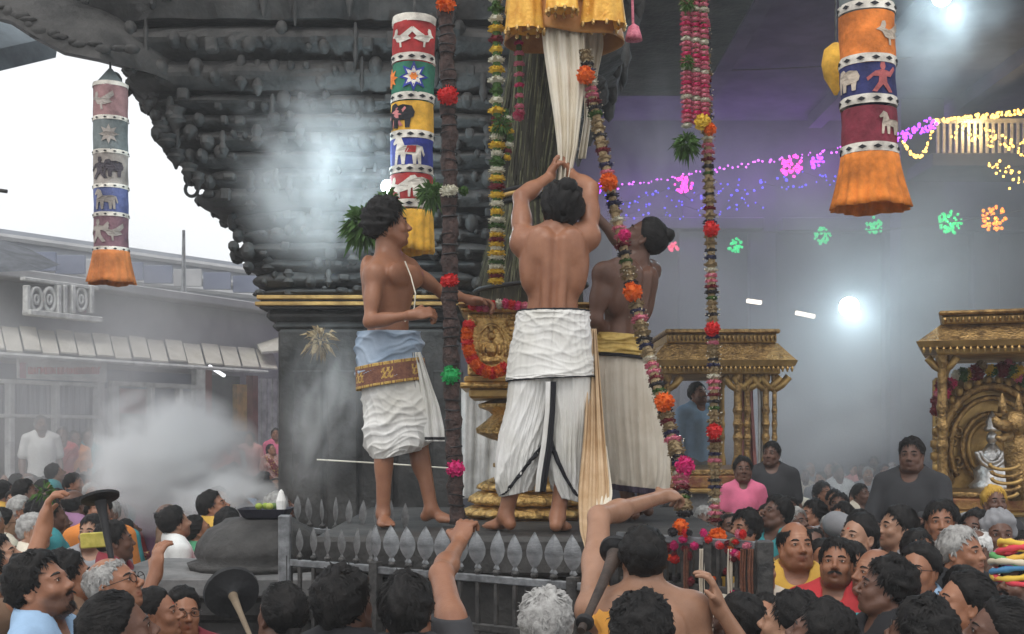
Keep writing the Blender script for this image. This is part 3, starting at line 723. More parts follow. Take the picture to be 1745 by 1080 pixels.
# ---------------------------------------------------------------- the high hall behind on the right
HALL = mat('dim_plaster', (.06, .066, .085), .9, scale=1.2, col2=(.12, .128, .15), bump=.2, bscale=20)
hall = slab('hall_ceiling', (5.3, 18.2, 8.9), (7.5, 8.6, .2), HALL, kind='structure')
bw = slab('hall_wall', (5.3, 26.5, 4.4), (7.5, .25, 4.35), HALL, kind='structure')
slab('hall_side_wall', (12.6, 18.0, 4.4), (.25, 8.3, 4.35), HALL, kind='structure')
for i in range(6): MB().box((-1.5+2.6*i, 17.4, 8.55), (.14, 8.3, .14)).build('ceiling_beam', HALL, hall)
for (x0, x1, y0, y1) in ((1025, 1300, 372, 392), (1330, 1760, 372, 395)):
    a, b = P(x0, y0, 26), P(x1, y1, 26); MB().box(((a.x+b.x)/2, 26.05, (a.z+b.z)/2), ((b.x-a.x)/2, .22, abs(a.z-b.z)/2), bev=.02).build('wall_ledge', HALL, bw)
for px in (1065, 1180, 1300, 1530, 1680):
    a = P(px, 395, 26); MB().box((a.x, 26.1, a.z/2), (.28, .16, a.z/2), bev=.02).build('pilaster', HALL, bw)
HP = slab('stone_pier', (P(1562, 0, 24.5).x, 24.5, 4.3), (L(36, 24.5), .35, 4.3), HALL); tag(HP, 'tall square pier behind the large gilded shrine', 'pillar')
# balcony with a pale rail
bal = thing('balcony', P(1680, 270, 22), 'grey balcony with pale lit railing under yellow fairy lights', 'balcony')
a, b = P(1585, 262, 22), P(1800, 285, 22)
MB().box(((a.x+b.x)/2, 22.6, (a.z+b.z)/2), ((b.x-a.x)/2, .7, (a.z-b.z)/2), bev=.02).build('floor_slab', HALL, bal)
PALE = mat('pale_rail', (.6, .6, .58), .6, bump=.1)
for i in range(20):
    x = P(1598+10.5*i, 0, 22).x; MB().box((x, 22, P(0, 235, 22).z), (.022, .02, L(27, 22))).build('baluster', PALE, bal)
MB().box(((a.x+b.x)/2, 22, P(0, 206, 22).z), ((b.x-a.x)/2, .04, .035)).build('handrail', PALE, bal)
for (a_, b_, lb) in (((1240, 120), (1760, 60), 'thin black cable slung across the upper hall'), ((1300, 395), (1760, 355), 'thin black cable carrying the green and orange star lamps')):
    tag(MB().tube([P(a_[0]+(b_[0]-a_[0])*f, a_[1]+(b_[1]-a_[1])*f+14*math.sin(math.pi*f), 21.8) for f in np.linspace(0, 1, 14)], .012, 5).build('cable', IRON), lb, 'cable')
# ---------------------------------------------------------------- lamps
def flood(px, py, Y, e, rpx, label, aim=(0, -1, -.25), colr=(.66, .89, 1.0)):
    c = P(px, py, Y); t = thing('floodlight', c, label, 'lamp', 'lit floodlights')
    d = Vector(aim).normalized(); rot = d.to_track_quat('Z', 'Y').to_matrix()
    hb = MB(); hb.lathe([(L(rpx, Y)*.5, -.14), (L(rpx, Y)*.9, -.08), (L(rpx, Y)*.92, -.03)], (0, 0, 0), 20); hb.V = [tuple(rot @ Vector(v)+c) for v in hb.V]; hb.build('housing', IRON, t)
    MB().ball(c, L(rpx, Y), 14).build('lens', glow('lamp_lens', (.85, .97, 1.0), 22), t, True)
    l = bpy.data.lights.new('flood', 'POINT'); l.energy = e; l.color = colr; l.shadow_soft_size = .12
    lo = bpy.data.objects.new('flood', l); COL.objects.link(lo); lo.location = c+d*.15; lo.parent = t; lo.matrix_parent_inverse = mw(t).inverted()
flood(1447, 523, 14, 62, 17, 'round white floodlight glaring between the two gilded shrines')
flood(1605, -6, 12, 90, 16, 'white floodlight high above the hanging cloth lantern', (0, -1, -1))
flood(661, 318, 8.3, 34, 12, 'white lamp glaring behind the cloth lantern beside the column', (-1, -.5, .1))
for (px, py, w, an) in ((1285, 514, 26, 8), (1372, 536, 34, 12)):
    c = P(px, py, 18); tag(MB().box(c, (L(w/2, 18), .03, .03), Matrix.Rotation(R(an), 3, 'Y'), bev=.01).build('tube_light', glow('warm_tube', (1, .86, .7), 2.0)), 'short warm tube light on the hall wall ' + ('near the plain shrine' if px < 1300 else 'beside the floodlight'), 'lamp')
def bulbs(name, pts, c, e, r, label, wire=True, cat='string lights', group='fairy lights in the hall'):
    t = thing(name, pts[0], label, cat, group); m = MB()
    for p in pts: m.ball(p, r*rnd.uniform(.7, 1.4), 6)
    o = m.build('bulb_cluster', glow('bulb_'+name+str(c), c, e), t, True); o['kind'] = 'stuff'
    if wire: MB().tube(pts[::max(1, len(pts)//24)], .006, 4).build('wire', IRON, t)
    return t
def run(p0, p1, n, Y, jit=3, sag=0): return [P(p0[0]+(p1[0]-p0[0])*i/(n-1)+rnd.uniform(-jit, jit), p0[1]+(p1[1]-p0[1])*i/(n-1)+rnd.uniform(-jit, jit)+sag*math.sin(math.pi*i/(n-1)), Y+rnd.uniform(-.1, .1)) for i in range(n)]
PUR, MAG, YEL, GRN, BLU = (.45, .06, 1.0), (1.0, .05, .55), (1.0, .58, .10), (.0, .75, .22), (.10, .07, .9)
bulbs('fairy_light_string', run((1010, 326), (1535, 236), 80, 21, 4), (.7, .12, .95), 2.2, .018, 'sparse purple fairy light string sloping across the dim hall')
bulbs('fairy_light_string', run((1528, 240), (1592, 208), 60, 21, 9), PUR, 2.6, .025, 'dense purple fairy lights beside the large cloth lantern')
bulbs('fairy_light_string', run((1040, 345), (1430, 300), 80, 23, 14), BLU, 2.0, .018, 'blue fairy light net below the purple string')
bulbs('fairy_light_string', run((1060, 372), (1300, 345), 40, 23, 14), BLU, 1.5, .016, 'faint blue fairy light net along the lower hall wall')
bulbs('fairy_light_string', run((1590, 208), (1760, 188), 70, 21.5, 4), YEL, 4.0, .026, 'yellow fairy lights wound along the balcony handrail')
bulbs('fairy_light_string', run((1540, 240), (1596, 205), 30, 21.4, 3, 42), YEL, 3.2, .024, 'yellow fairy light loop hanging from the balcony corner')
bulbs('fairy_light_string', run((1630, 222), (1760, 258), 60, 21.3, 14), YEL, 2.4, .020, 'yellow fairy lights swagged in front of the balcony railing')
bulbs('fairy_light_string', run((1690, 270), (1760, 330), 30, 21.3, 14), YEL, 1.2, .020, 'yellow fairy lights trailing below the balcony floor')
def tint(px, py, Y, c, e):
    l = bpy.data.lights.new('fairy_glow', 'POINT'); l.energy = e; l.color = c; l.shadow_soft_size = .03
    o = bpy.data.objects.new('fairy_glow', l); COL.objects.link(o); o.location = P(px, py, Y)
for (px, py, Y, c, e) in ((1080, 335, 25.5, (.55, .2, 1), 26), (1190, 325, 25.5, (.5, .2, 1), 26), (1300, 308, 25.5, (.55, .15, 1), 28), (1410, 290, 25.5, (.6, .2, 1), 26), (1520, 260, 25.5, (.7, .2, 1), 22), (1660, 218, 21.8, (1, .7, .3), 14), (1618, 380, 21.9, (.02, 1, .35), 4), (1693, 372, 21.9, (1, .4, .05), 5)): tint(px, py, Y, c, e)
def cluster(px, py, Y, rp, c, e, n, label):
    pts = []
    for i in range(n):
        a = rnd.uniform(0, 6.283); q = rp*math.sqrt(rnd.random()); pts.append(P(px+q*math.cos(a), py+q*math.sin(a)*.95, Y+rnd.uniform(-.15, .15)))
    bulbs('star_lamp', pts, c, e, .026, label, False, 'lamp', 'coloured star lamps on the hall wall')
for (px, py, r, c, e, n, lb) in ((1165, 312, 16, MAG, 2.2, 34, 'magenta star lamp beside the striped flower rope'), (1350, 283, 19, MAG, 2.4, 44, 'magenta star lamp hung along the purple string'), (1392, 276, 12, PUR, 2, 22, 'small violet star lamp beside the magenta one'), (1018, 322, 14, PUR, 2.2, 26, 'violet star lamp behind the slanting flower rope'),
        (1253, 418, 13, GRN, 1.0, 28, 'dim green star lamp closest to the striped flower rope'), (1402, 402, 15, GRN, 1.1, 32, 'green star lamp below the purple light string'), (1490, 385, 16, GRN, 1.3, 36, 'green star lamp under the orange lantern skirt'), (1618, 379, 21, GRN, 1.5, 56, 'bright green star lamp next to the orange one'), (1693, 372, 23, (1, .26, .01), 1.8, 56, 'orange star lamp on the hall wall'), (1148, 421, 9, (1, .1, .22), 1.2, 16, 'small pink star lamp over the plain shrine')):
    cluster(px, py, 22 if py > 340 else 20.8, r, c, e, n, lb)

# ---------------------------------------------------------------- the street building on the left
A0, B0 = P(0, 0, 17), P(450, 0, 22); A0.z = B0.z = 0
fx = (B0-A0); fx.z = 0; FLEN = fx.length; fx.normalize(); fn = Vector((fx.y, -fx.x, 0))     # fn: out of the wall, towards the yard
if fn.y > 0: fn = -fn
FROT = Matrix((fx, -fn, Vector((0, 0, 1)))).transposed()
def fac(px, py, off=0.0):
    """the point of the facade plane (moved out by off) that lies on the line through photo pixel px, py"""
    d = P(px, py, 1)-Vector((0, 0, CZ)); o = A0+fn*off; t = (o-Vector((0, 0, CZ))).dot(fn)/d.dot(fn); return Vector((0, 0, CZ))+d*t
def fbox(mb, x0, x1, y0, y1, off, th, m=0, bev=0):
    a, b = fac(x0, y1, off), fac(x1, y1, off); c = fac((x0+x1)/2, y0, off); d = fac((x0+x1)/2, y1, off)
    mid = (a+b)/2; mid.z = (c.z+d.z)/2
    return mb.box(mid, ((b-a).length/2, th/2, (c.z-d.z)/2), FROT, m, bev)
PLAS = mat('grey_plaster', (.34, .34, .35), .9, scale=1.5, col2=(.46, .46, .46), bump=.2, bscale=30)
PLASB = mat('slate_blue_paint', (.13, .15, .22), .85, scale=2, col2=(.19, .21, .28), bump=.2)
FRAME = mat('white_frame_paint', (.62, .62, .60), .6, scale=6, bump=.1)
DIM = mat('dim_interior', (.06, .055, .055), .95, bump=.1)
CURT = mat('striped_curtain', (.12, .13, .18), .9, scale=30, col2=(.32, .33, .38), stretch=(1, 1, .02), bump=.2, mix=(.45, .55))
TILE = mat('awning_tile', (.50, .47, .40), .85, scale=3, col2=(.66, .63, .56), bump=.4, bscale=25)
bld = thing('street_building', (A0+B0)/2-fn*2, 'grey two storey street building with white framed windows and tiled awning', 'building')
mb = MB()
e0, e1 = fac(-250, 480, -.35), fac(560, 480, -.35); mid = (e0+e1)/2; mid.z = (fac(200, 545, -.35).z)/2
hgt = fac(200, 484, -.35).z
mb.box(Vector((mid.x, mid.y, hgt/2))-fn*2.2, ((e1-e0).length/2, 2.2, hgt/2), FROT); mb.build('wall', PLAS, bld)
fbox(MB(), -260, 560, 478, 494, -.2, .5, bev=.02).build('cornice', PLAS, bld)
fbox(MB(), -250, 345, 622, 655, -.25, .2).build('fascia', PLASB, bld)
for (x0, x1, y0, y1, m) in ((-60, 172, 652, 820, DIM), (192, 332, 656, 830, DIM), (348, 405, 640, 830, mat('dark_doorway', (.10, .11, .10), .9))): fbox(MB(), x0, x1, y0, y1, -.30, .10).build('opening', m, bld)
for (x0, x1, y0, y1) in ((22, 92, 655, 706), (98, 162, 655, 706), (-40, 12, 655, 706), (98, 162, 712, 745)): fbox(MB(), x0, x1, y0, y1, -.2, .03).build('curtain', CURT, bld)
fbox(MB(), 202, 254, 662, 705, -.2, .03).build('red_panel', mat('dull_red', (.30, .09, .09), .8), bld)
fbox(MB(), 262, 302, 662, 700, -.2, .03).build('dark_panel', PLASB, bld)
for (x0, x1, y0, y1) in ((12, 21, 648, 830), (91, 98, 650, 830), (162, 174, 650, 845), (-60, 174, 648, 655), (-60, 174, 706, 712), (188, 199, 655, 850), (253, 260, 658, 760), (302, 308, 658, 740), (188, 335, 652, 660), (330, 346, 620, 850)): fbox(MB(), x0, x1, y0, y1, -.05 if y1-y0 > 20 else -.04, .12, bev=.01).build('window_frame', FRAME, bld)
fbox(MB(), 400, 424, 655, 735, -.2, .1).build('yellow_door', mat('ochre_paint', (.62, .36, .10), .7), bld)
fbox(MB(), 425, 434, 640, 800, -.1, .15).build('door_jamb', mat('red_brown_paint', (.25, .08, .06), .7), bld)
for i in range(5): fbox(MB(), 436+i*9, 443.5+i*9, 645, 800, -.1+.02*(i % 2), .05).build('curtain_fold', FRAME, bld)
fbox(MB(), 345, 358, 630, 800, -.12, .08).build('door_jamb', mat('red_brown_paint', (.25, .08, .06), .7), bld)
# awning of overlapping sheets
for i in range(17):
    x0 = -60+i*31; a = fac(x0, 572, -.15); b = fac(x0+28, 572, -.15); c = fac(x0+28+9, 613, .55); d = fac(x0+9, 613, .55)
    zl = .02*(i % 2)+rnd.uniform(0, .02); up = Vector((0, 0, zl)); tk = Vector((0, 0, -.025))
    zt_ = fac(200, 574, -.15).z; zb_ = fac(200, 610, .55).z
    q = [Vector((v.x, v.y, zz)) for v, zz in ((a, zt_), (b, zt_), (c, zb_), (d, zb_))]; q = [v+up for v in q]; q2 = [v+tk for v in q]
    MB().raw(q+q2, [(0, 1, 2, 3), (7, 6, 5, 4), (0, 4, 5, 1), (1, 5, 6, 2), (2, 6, 7, 3), (3, 7, 4, 0)]).build('awning_sheet', TILE, bld)
a, b = fac(-60, 611, .57), fac(455, 611, .57); zz = fac(200, 611, .57).z-.05
MB().tube([(a.x, a.y, zz), (b.x, b.y, zz)], .035, 6).build('awning_rail', FRAME, bld)
# signboard with red lettering too small to read
sg = thing('signboard', fac(105, 648, .1), 'white shop signboard with faint red lettering under the awning', 'sign')
fbox(MB(), 30, 180, 614, 648, .08, .05, bev=.005).build('board', mat('sign_white', (.66, .64, .62), .6), sg)
lt = MB(); x = 48
while x < 168:
    w = rnd.uniform(2.5, 5); fbox(lt, x, x+w*.35, 625, 637, .112, .012)
    if rnd.random() < .7: fbox(lt, x+.0, x+w, 625 if rnd.random() < .6 else 635, 627.5 if rnd.random() < .6 else 637.5, .1125, .012)
    if rnd.random() < .6: fbox(lt, x+w*.7, x+w, 627, 637, .1122, .012)
    x += w+1.6
o = lt.build('lettering', mat('sign_red', (.55, .10, .08), .6), sg); o['kind'] = 'stuff'
fbox(MB(), 34, 44, 618, 644, .112, .01).build('emblem', mat('sign_pink', (.5, .2, .25), .6), sg)
# ornate white plaster parapet
pr = thing('plaster_parapet', fac(100, 545, .15), 'white plaster scrollwork parapet on the street building', 'parapet')
fbox(MB(), 45, 168, 534, 543, .15, .18, bev=.01).build('sill', FRAME, pr)
fbox(MB(), 38, 165, 480, 486, .12, .10, bev=.01).build('top_rail', FRAME, pr)
for i, px in enumerate((45, 62, 84, 98, 108, 122, 138, 154)):
    if i in (1, 2, 6):
        m = MB(); c = fac(px, 510, .14); r_ = L(11, 19); m.tube([c+fx*(r_*math.cos(t))+Vector((0, 0, r_*1.6*math.sin(t))) for t in np.linspace(0, 6.283, 19)], .03, 6, cap=False)
        m.tube([c+fx*(r_*.4*math.cos(t))+Vector((0, 0, r_*.6*math.sin(t))) for t in np.linspace(0, 6.283, 13)], .025, 5, cap=False); m.build('scroll', FRAME, pr, True)
    else: fbox(MB(), px-3, px+3.5, 486, 534, .14, .1, bev=.01).build('baluster', FRAME, pr)
# small shop awning by the column and tube lamp
sa = MB(); q = [fac(438, 590, -.1), fac(482, 575, -.1), fac(486, 600, .5), fac(446, 603, .5)]; sa.raw(q+[v+Vector((0, 0, .04)) for v in q], [(0, 1, 2, 3), (7, 6, 5, 4), (0, 4, 5, 1), (1, 5, 6, 2), (2, 6, 7, 3), (3, 7, 4, 0)])
tag(sa.build('shop_awning', TILE), 'small cream shop awning beside the granite column', 'awning')
a, b = fac(357, 624, .3), fac(382, 640, .3); tag(MB().tube([a, b], .03, 8).build('tube_light', glow('cool_tube', (.95, .97, 1), 1.6)), 'tilted white tube light under the street awning', 'lamp')
# far hall with a long sloping roof line
FAR = mat('far_roof_grey', (.30, .32, .36), .9, scale=.6, col2=(.38, .40, .44), bump=.1)
far = thing('far_hall', P(200, 700, 31), 'long grey hall with sloping roof behind the street building', 'building')
V = [P(-120, 372, 28), P(560, 470, 36), P(560, 700, 36), P(-120, 700, 28)]; V[2].z = V[3].z = 0
V2 = [v+Vector((-1, 6, 0)) for v in V]; MB().raw(V+V2, [(0, 1, 2, 3), (7, 6, 5, 4), (0, 4, 5, 1), (1, 5, 6, 2), (2, 6, 7, 3), (3, 7, 4, 0)]).build('wall', FAR, far)
for k, dy in enumerate((14, 44, 66)):
    a, b = P(-120, 372+dy, 27.9-.05*k), P(560, 470+dy*.75, 35.9-.05*k); MB().tube([a, b], .09, 6).build('roof_ridge', PLAS, far)
for i in range(9):
    px = 20+i*50; a = P(px, 438+px*.11, 27.7+px*.0118); MB().box(a, (.35, .05, .22), bev=.01).build('vent_panel', PLASB if i % 3 else PLAS, far)
tag(MB().tube([P(313, 392, 24), P(313, 505, 24)], [.03, .05], 6).build('mast', STEEL), 'thin grey mast on the street building roof', 'mast')
na = MB(); V = [P(-60, 405, 13), P(20, 432, 13), P(72, 460, 12.6), P(-60, 466, 12.4)]; na.raw(V+[v+Vector((0, .5, .12)) for v in V], [(0, 1, 2, 3), (7, 6, 5, 4), (0, 4, 5, 1), (1, 5, 6, 2), (2, 6, 7, 3), (3, 7, 4, 0)])
tag(na.build('roof_corner', mat('slate_sheet', (.16, .17, .19), .8)), 'dark pointed roof corner jutting in front of the far hall', 'roof')
tag(MB().tube([P(-20, 322, 12), P(12, 326, 12)], .02, 6).build('lamp_arm', IRON), 'short dark lamp arm against the white sky', 'pole')
# ---------------------------------------------------------------- the platform, its gilded pedestal and the flagpole
PZ = 1.62
plat = thing('stone_platform', (0, 6.6, 0), 'square moulded stone platform under the flagpole', 'platform')
for (z0, z1, hw, hd) in ((0, .25, 1.02, 1.18), (.25, .9, .92, 1.06), (.9, 1.02, .97, 1.11), (1.02, 1.44, .90, 1.04), (1.44, PZ, .98, 1.12)):
    MB().box((.07, 6.72, (z0+z1)/2), (hw, hd, (z1-z0)/2), bev=.02).build('platform_course', STONE, plat)
PX, PY = P(905, 0, 6.95).x, 6.95
def pz(py): return P(0, py, 6.85).z
pl = lambda n: L(n, 6.85)
ped = thing('gilded_pedestal', (PX, PY, PZ), 'embossed gold pedestal of stacked vases at the foot of the flagpole', 'pedestal')
rp = lambda n, d: (lambda t, z: 1+d*math.cos(n*t))
# petalled foot
for (r0, y0, y1, n) in ((128, 905, 882, 22), (118, 882, 862, 20), (106, 862, 838, 18), (92, 838, 820, 16)):
    z0, z1 = pz(y0), pz(y1); MB().lathe([(pl(r0*.80), z0), (pl(r0), z0+(z1-z0)*.25), (pl(r0*.98), z0+(z1-z0)*.6), (pl(r0*.84), z1)], (PX, PY, 0), n*6, rip=rp(n, .035)).build('lotus_ring', GOLD, ped, True)
def lat(name, pr, m=GOLD, n=40, rip=None): return auto_smooth(MB().lathe([(pl(r), pz(y)) for r, y in pr], (PX, PY, 0), n, rip=rip).build(name, m, ped, True), 50)
lat('lower_neck', [(80, 820), (60, 812), (54, 800), (66, 796), (66, 790), (52, 785)])
lat('stem', [(52, 786), (50, 762), (55, 752)], BRASS)
lat('vase', [(55, 752), (70, 748), (92, 738), (94, 730), (76, 716), (66, 706), (72, 700), (88, 694), (90, 688), (66, 680)], GOLD, 64, rp(16, .02))
def sqb(name, y0, y1, hw, m=GOLD, bev=.01): return MB().box((PX, PY, (pz(y0)+pz(y1))/2), (pl(hw), pl(hw), (pz(y0)-pz(y1))/2), bev=bev).build(name, m, ped)
sqb('cornice', 664, 680, 104, BRASS); sqb('cornice', 655, 664, 120); sqb('cornice', 644, 655, 112, BRASS); sqb('panel_block', 540, 644, 106); sqb('cornice', 530, 540, 116); sqb('cornice', 524, 530, 122, BRASS)
# relief on the front panel: seated figure in an arch, bosses and a beaded frame
fy = PY-pl(106)
def panel(cx):
    m = MB(); z = lambda y: pz(y); X = lambda px: PX+pl(px-905)*1.0
    m.tube([(X(cx)+pl(24)*math.cos(t), fy-.004, pz(600)+pl(40)*math.sin(t)) for t in np.linspace(-.3, 3.44, 22)], .010, 6)
    m.ball((X(cx), fy, pz(578)), (pl(7), .022, pl(8)), 10); m.ball((X(cx), fy, pz(600)), (pl(10), .026, pl(14)), 10); m.ball((X(cx), fy, pz(618)), (pl(17), .024, pl(7)), 10)
    for s in (-1, 1): m.ball((X(cx)+s*pl(13), fy, pz(600)), (pl(4), .016, pl(11)), 8); m.ball((X(cx)+s*pl(30), fy, pz(556)), (pl(8), .02, pl(7)), 8)
    m.ball((X(cx), fy, pz(564)), (pl(5), .016, pl(8)), 8)
    m.build('relief_figure', GOLD, ped, True)
for cx in (838, 905, 972): panel(cx)
m = MB()
for i in range(26):
    for y in (546, 638): m.ball((PX+pl(-100+8*i), fy, pz(y)), (pl(3), .012, pl(3)), 6)
for i in range(11):
    for x in (803, 870, 940, 1007): m.ball((PX+pl(x-905), fy, pz(552+8*i)), (pl(3), .012, pl(3)), 6)
m.build('beading', GOLD, ped, True)['kind'] = 'stuff'
# flagpole bundled in dry darbha grass
pole = thing('flagpole', (PX, PY, pz(524)), 'tall flagpole bundled in dark dry grass behind the priests', 'flagpole')
PRF = [(530, 96), (500, 92), (470, 88), (420, 76), (360, 60), (300, 56), (200, 62), (90, 66), (0, 60), (-60, 55)]
offx = lambda py: 905+ (0 if py > 300 else (300-py)*.12)
GRASS = mat('dry_grass', (.025, .024, .017), .9, scale=20, col2=(.075, .07, .048), bump=.5, stretch=(1, 1, .1))
GRASSL = mat('fresh_grass', (.08, .085, .04), .9, scale=20, col2=(.19, .19, .11), bump=.3)
pr = [(L(r-8, PY), P(0, y, PY).z) for y, r in PRF]
core = MB(); Vc = []; 
for (y, r) in PRF:
    for k in range(24):
        t = 6.283*k/24; c = P(offx(y), y, PY); q = L(r-8, PY)*(1+.06*math.sin(7*t+y*.02)+.04*math.sin(13*t)); Vc.append((c.x+q*math.cos(t), PY+q*math.sin(t), c.z))
core.raw(Vc, [(i*24+k, i*24+(k+1) % 24, (i+1)*24+(k+1) % 24, (i+1)*24+k) for i in range(len(PRF)-1) for k in range(24)]); core.build('grass_core', GRASS, pole, True)
def blades(n, y0, y1, ln, mats, seed, name, tmin=-3.3, tmax=.2, flare=.0):
    r = np.random.RandomState(seed); m = MB()
    for i in range(n):
        y = r.uniform(y0, y1); t = r.uniform(tmin, tmax); ll = r.uniform(.5, 1)*ln; w = r.uniform(.002, .0045); pts = []
        for f in (0, .5, 1):
            yy = y+ll*f; rr_ = np.interp(-yy, [-q[0] for q in PRF], [q[1] for q in PRF])-5+2*math.sin(i)+flare*f*f*r.uniform(.3, 1); c = P(offx(yy), yy, PY); a = t+.04*math.sin(i*3+f*2)
            pts.append((c.x+L(rr_, PY)*math.cos(a), PY+L(rr_, PY)*math.sin(a), c.z, a))
        V = []
        for (x, y_, z, a), ww in zip(pts, (w, w, w*.3)): V += [(x-ww*math.sin(a), y_+ww*math.cos(a), z), (x+ww*math.sin(a), y_-ww*math.cos(a), z)]
        m.raw(V, [(0, 1, 3, 2), (2, 3, 5, 4)], r.randint(len(mats)))
    o = m.build(name, mats, pole); o['kind'] = 'stuff'
blades(2600, -60, 440, 110, [GRASS, GRASS, GRASS, GRASSL], 3, 'grass_blades')
blades(700, 330, 420, 110, [GRASSL, GRASS], 5, 'grass_skirt', flare=10)
blades(260, 120, 180, 160, [GRASSL, GRASS], 6, 'loose_grass', -3.3, -2.6, 26)
for (y, r, m_) in ((492, 95, BLK), (336, 62, BRASS), (346, 60, BLK), (328, 60, BLK)):
    mm = MB(); c = P(offx(y), y, PY); mm.tube([(c.x+L(r, PY)*math.cos(t), PY+L(r, PY)*math.sin(t), c.z+.02*math.cos(t)) for t in np.linspace(0, 6.283, 33)], .014, 6, cap=False); mm.build('binding_ring', m_, pole, True)
# rose garland over the top of the pedestal and marigolds hung on the panel
PET = None
def petal_ball(n, r, seed, flat=1.0, size=.30):
    rr_ = np.random.RandomState(seed); m = MB(); m.ball((0, 0, 0), (r*.82, r*.82, r*.82*flat), 10)
    for i in range(n):
        d = rr_.normal(size=3); d /= np.linalg.norm(d); u = unit(np.cross(d, rr_.normal(size=3))); w = np.cross(d, u); s_ = r*size*rr_.uniform(.7, 1.3); b = d*r*.62; e = d*r*rr_.uniform(.88, 1.04)
        V = np.array([b-u*s_*.5, b+u*s_*.5, e+u*s_*.55+w*s_*.4, e+d*.1*r+w*s_*.2, e-u*s_*.55+w*s_*.4]); V[:, 2] *= flat; m.raw(V, [(0, 1, 2, 3), (0, 3, 4)])
    return m
BALLS = [petal_ball(120, 1.0, 20+i, 1.0, .24).mesh('flower_ball', None) for i in range(3)]
RINGS = [petal_ball(80, 1.0, 40+i, .42, .22).mesh('flower_ring', None) for i in range(3)]
for me in BALLS+RINGS: me.materials.append(FW['red'])
def bloom(name, c, r, m, parent, ring_=None, rot=None, sc=None):
    me = rnd.choice(RINGS if ring_ else BALLS); o = bpy.data.objects.new(name, me); COL.objects.link(o); o.parent = parent
    o.matrix_parent_inverse = mw(parent).inverted(); o.location = c; o.scale = sc or (r, r, r); o.rotation_euler = rot or (rnd.uniform(-.2, .2), rnd.uniform(-.2, .2), rnd.uniform(0, 6))
    slotmat(o, m); return o
gz = thing('rose_garland', P(845, 520, 6.5), 'red and pink flower garland laid along the top of the gold pedestal', 'garland')
for i in range(9):
    x = 806+i*11; bloom('bloom', P(x, 520+3*math.sin(i), 6.55), L(9, 6.55), FW[('red', 'pink', 'rose', 'red', 'white', 'pink')[i % 6]], gz)
mg = thing('marigold_garland', P(822, 600, 6.5), 'bright orange marigold garland looped over the gold panel', 'garland')
for i in range(16):
    t = math.pi*(1.0+.78*i/15)-.35; x, y = 838+42*math.cos(t), 575-60*math.sin(t)*1.0
    bloom('bloom', P(x, y, 6.52), L(11, 6.52), FW['orange' if i % 3 else 'red'], mg)

# ---------------------------------------------------------------- cloth helper
def interp_rows(rows, v):
    rows = np.array(rows, float); t = np.linspace(0, 1, len(rows))
    return np.stack([np.interp(v, t, rows[:, i]) for i in range(rows.shape[1])], -1)
def smooth_rows(rows, n=60):
    rows = np.array(rows, float); v = np.linspace(0, 1, n); q = interp_rows(rows, v)
    for _ in range(6): q[1:-1] = (q[:-2]+2*q[1:-1]+q[2:])/4
    return q
class Cloth:
    """tube of cloth: rows of (py, px left, px right, half depth m) at distance Y; fold(theta, v, xyz) -> outward metres"""
    def __init__(s, rows, Y, fold, hem=None, sq=2.3):
        r = []
        for (py, a, b, d) in rows: c = P((a+b)/2, py, Y); r.append((c.x, c.y, c.z, L((b-a)/2, Y), d))
        s.r = smooth_rows(r); s.fold = fold; s.hem = hem; s.sq = sq
    def at(s, t, v, off=0.0):
        t = np.asarray(t, float); v = np.asarray(v, float); q = interp_rows(s.r, np.clip(v, 0, 1)); cs, sn = np.cos(t), np.sin(t)
        f = 1/(np.abs(cs)**s.sq+np.abs(sn)**s.sq)**(1/s.sq); x = q[..., 3]*cs*f; y = q[..., 4]*sn*f
        z = q[..., 2]+(s.hem(t, v, x) if s.hem else 0); n = np.sqrt(x*x+y*y)+1e-6; d = s.fold(t, v)+off
        return np.stack([q[..., 0]+x+x/n*d, q[..., 1]+y+y/n*d, z], -1)
    def mesh(s, name, mats, mid=None, nu=150, nv=90, parent=None, thick=.004):
        T, Vv = np.meshgrid(np.linspace(0, 2*np.pi, nu, endpoint=False), np.linspace(0, 1, nv), indexing='ij')
        G_ = s.at(T, Vv).reshape(-1, 3); i, j = np.meshgrid(np.arange(nu), np.arange(nv-1), indexing='ij'); i = i.ravel(); j = j.ravel(); i2 = (i+1) % nu
        F = np.stack([i*nv+j, i2*nv+j, i2*nv+j+1, i*nv+j+1], 1); mi = None
        if mid: mi = mid((i+.5)/nu*2*np.pi, (j+.5)/(nv-1))
        o = link(name, mkmesh(name, G_, F, mats, mi), parent); md = o.modifiers.new('thickness', 'SOLIDIFY'); md.thickness = thick; md.offset = 0
        return o
    def ribbon(s, name, path, w, m, parent, off=.013, n=60):
        p = np.array(path, float); tt = np.linspace(0, 1, len(p)); f = np.linspace(0, 1, n); t = np.interp(f, tt, p[:, 0]); v = np.interp(f, tt, p[:, 1])
        A = s.at(t-w, v, off); B = s.at(t+w, v, off); V = np.concatenate([A, B]); F = np.array([(i, i+1, n+i+1, n+i) for i in range(n-1)])
        o = link(name, mkmesh(name, V, F, m), parent); md = o.modifiers.new('thickness', 'SOLIDIFY'); md.thickness = .003; md.offset = 0
        return o
def ridge(x, p=1.6): return np.abs(np.sin(x))**p
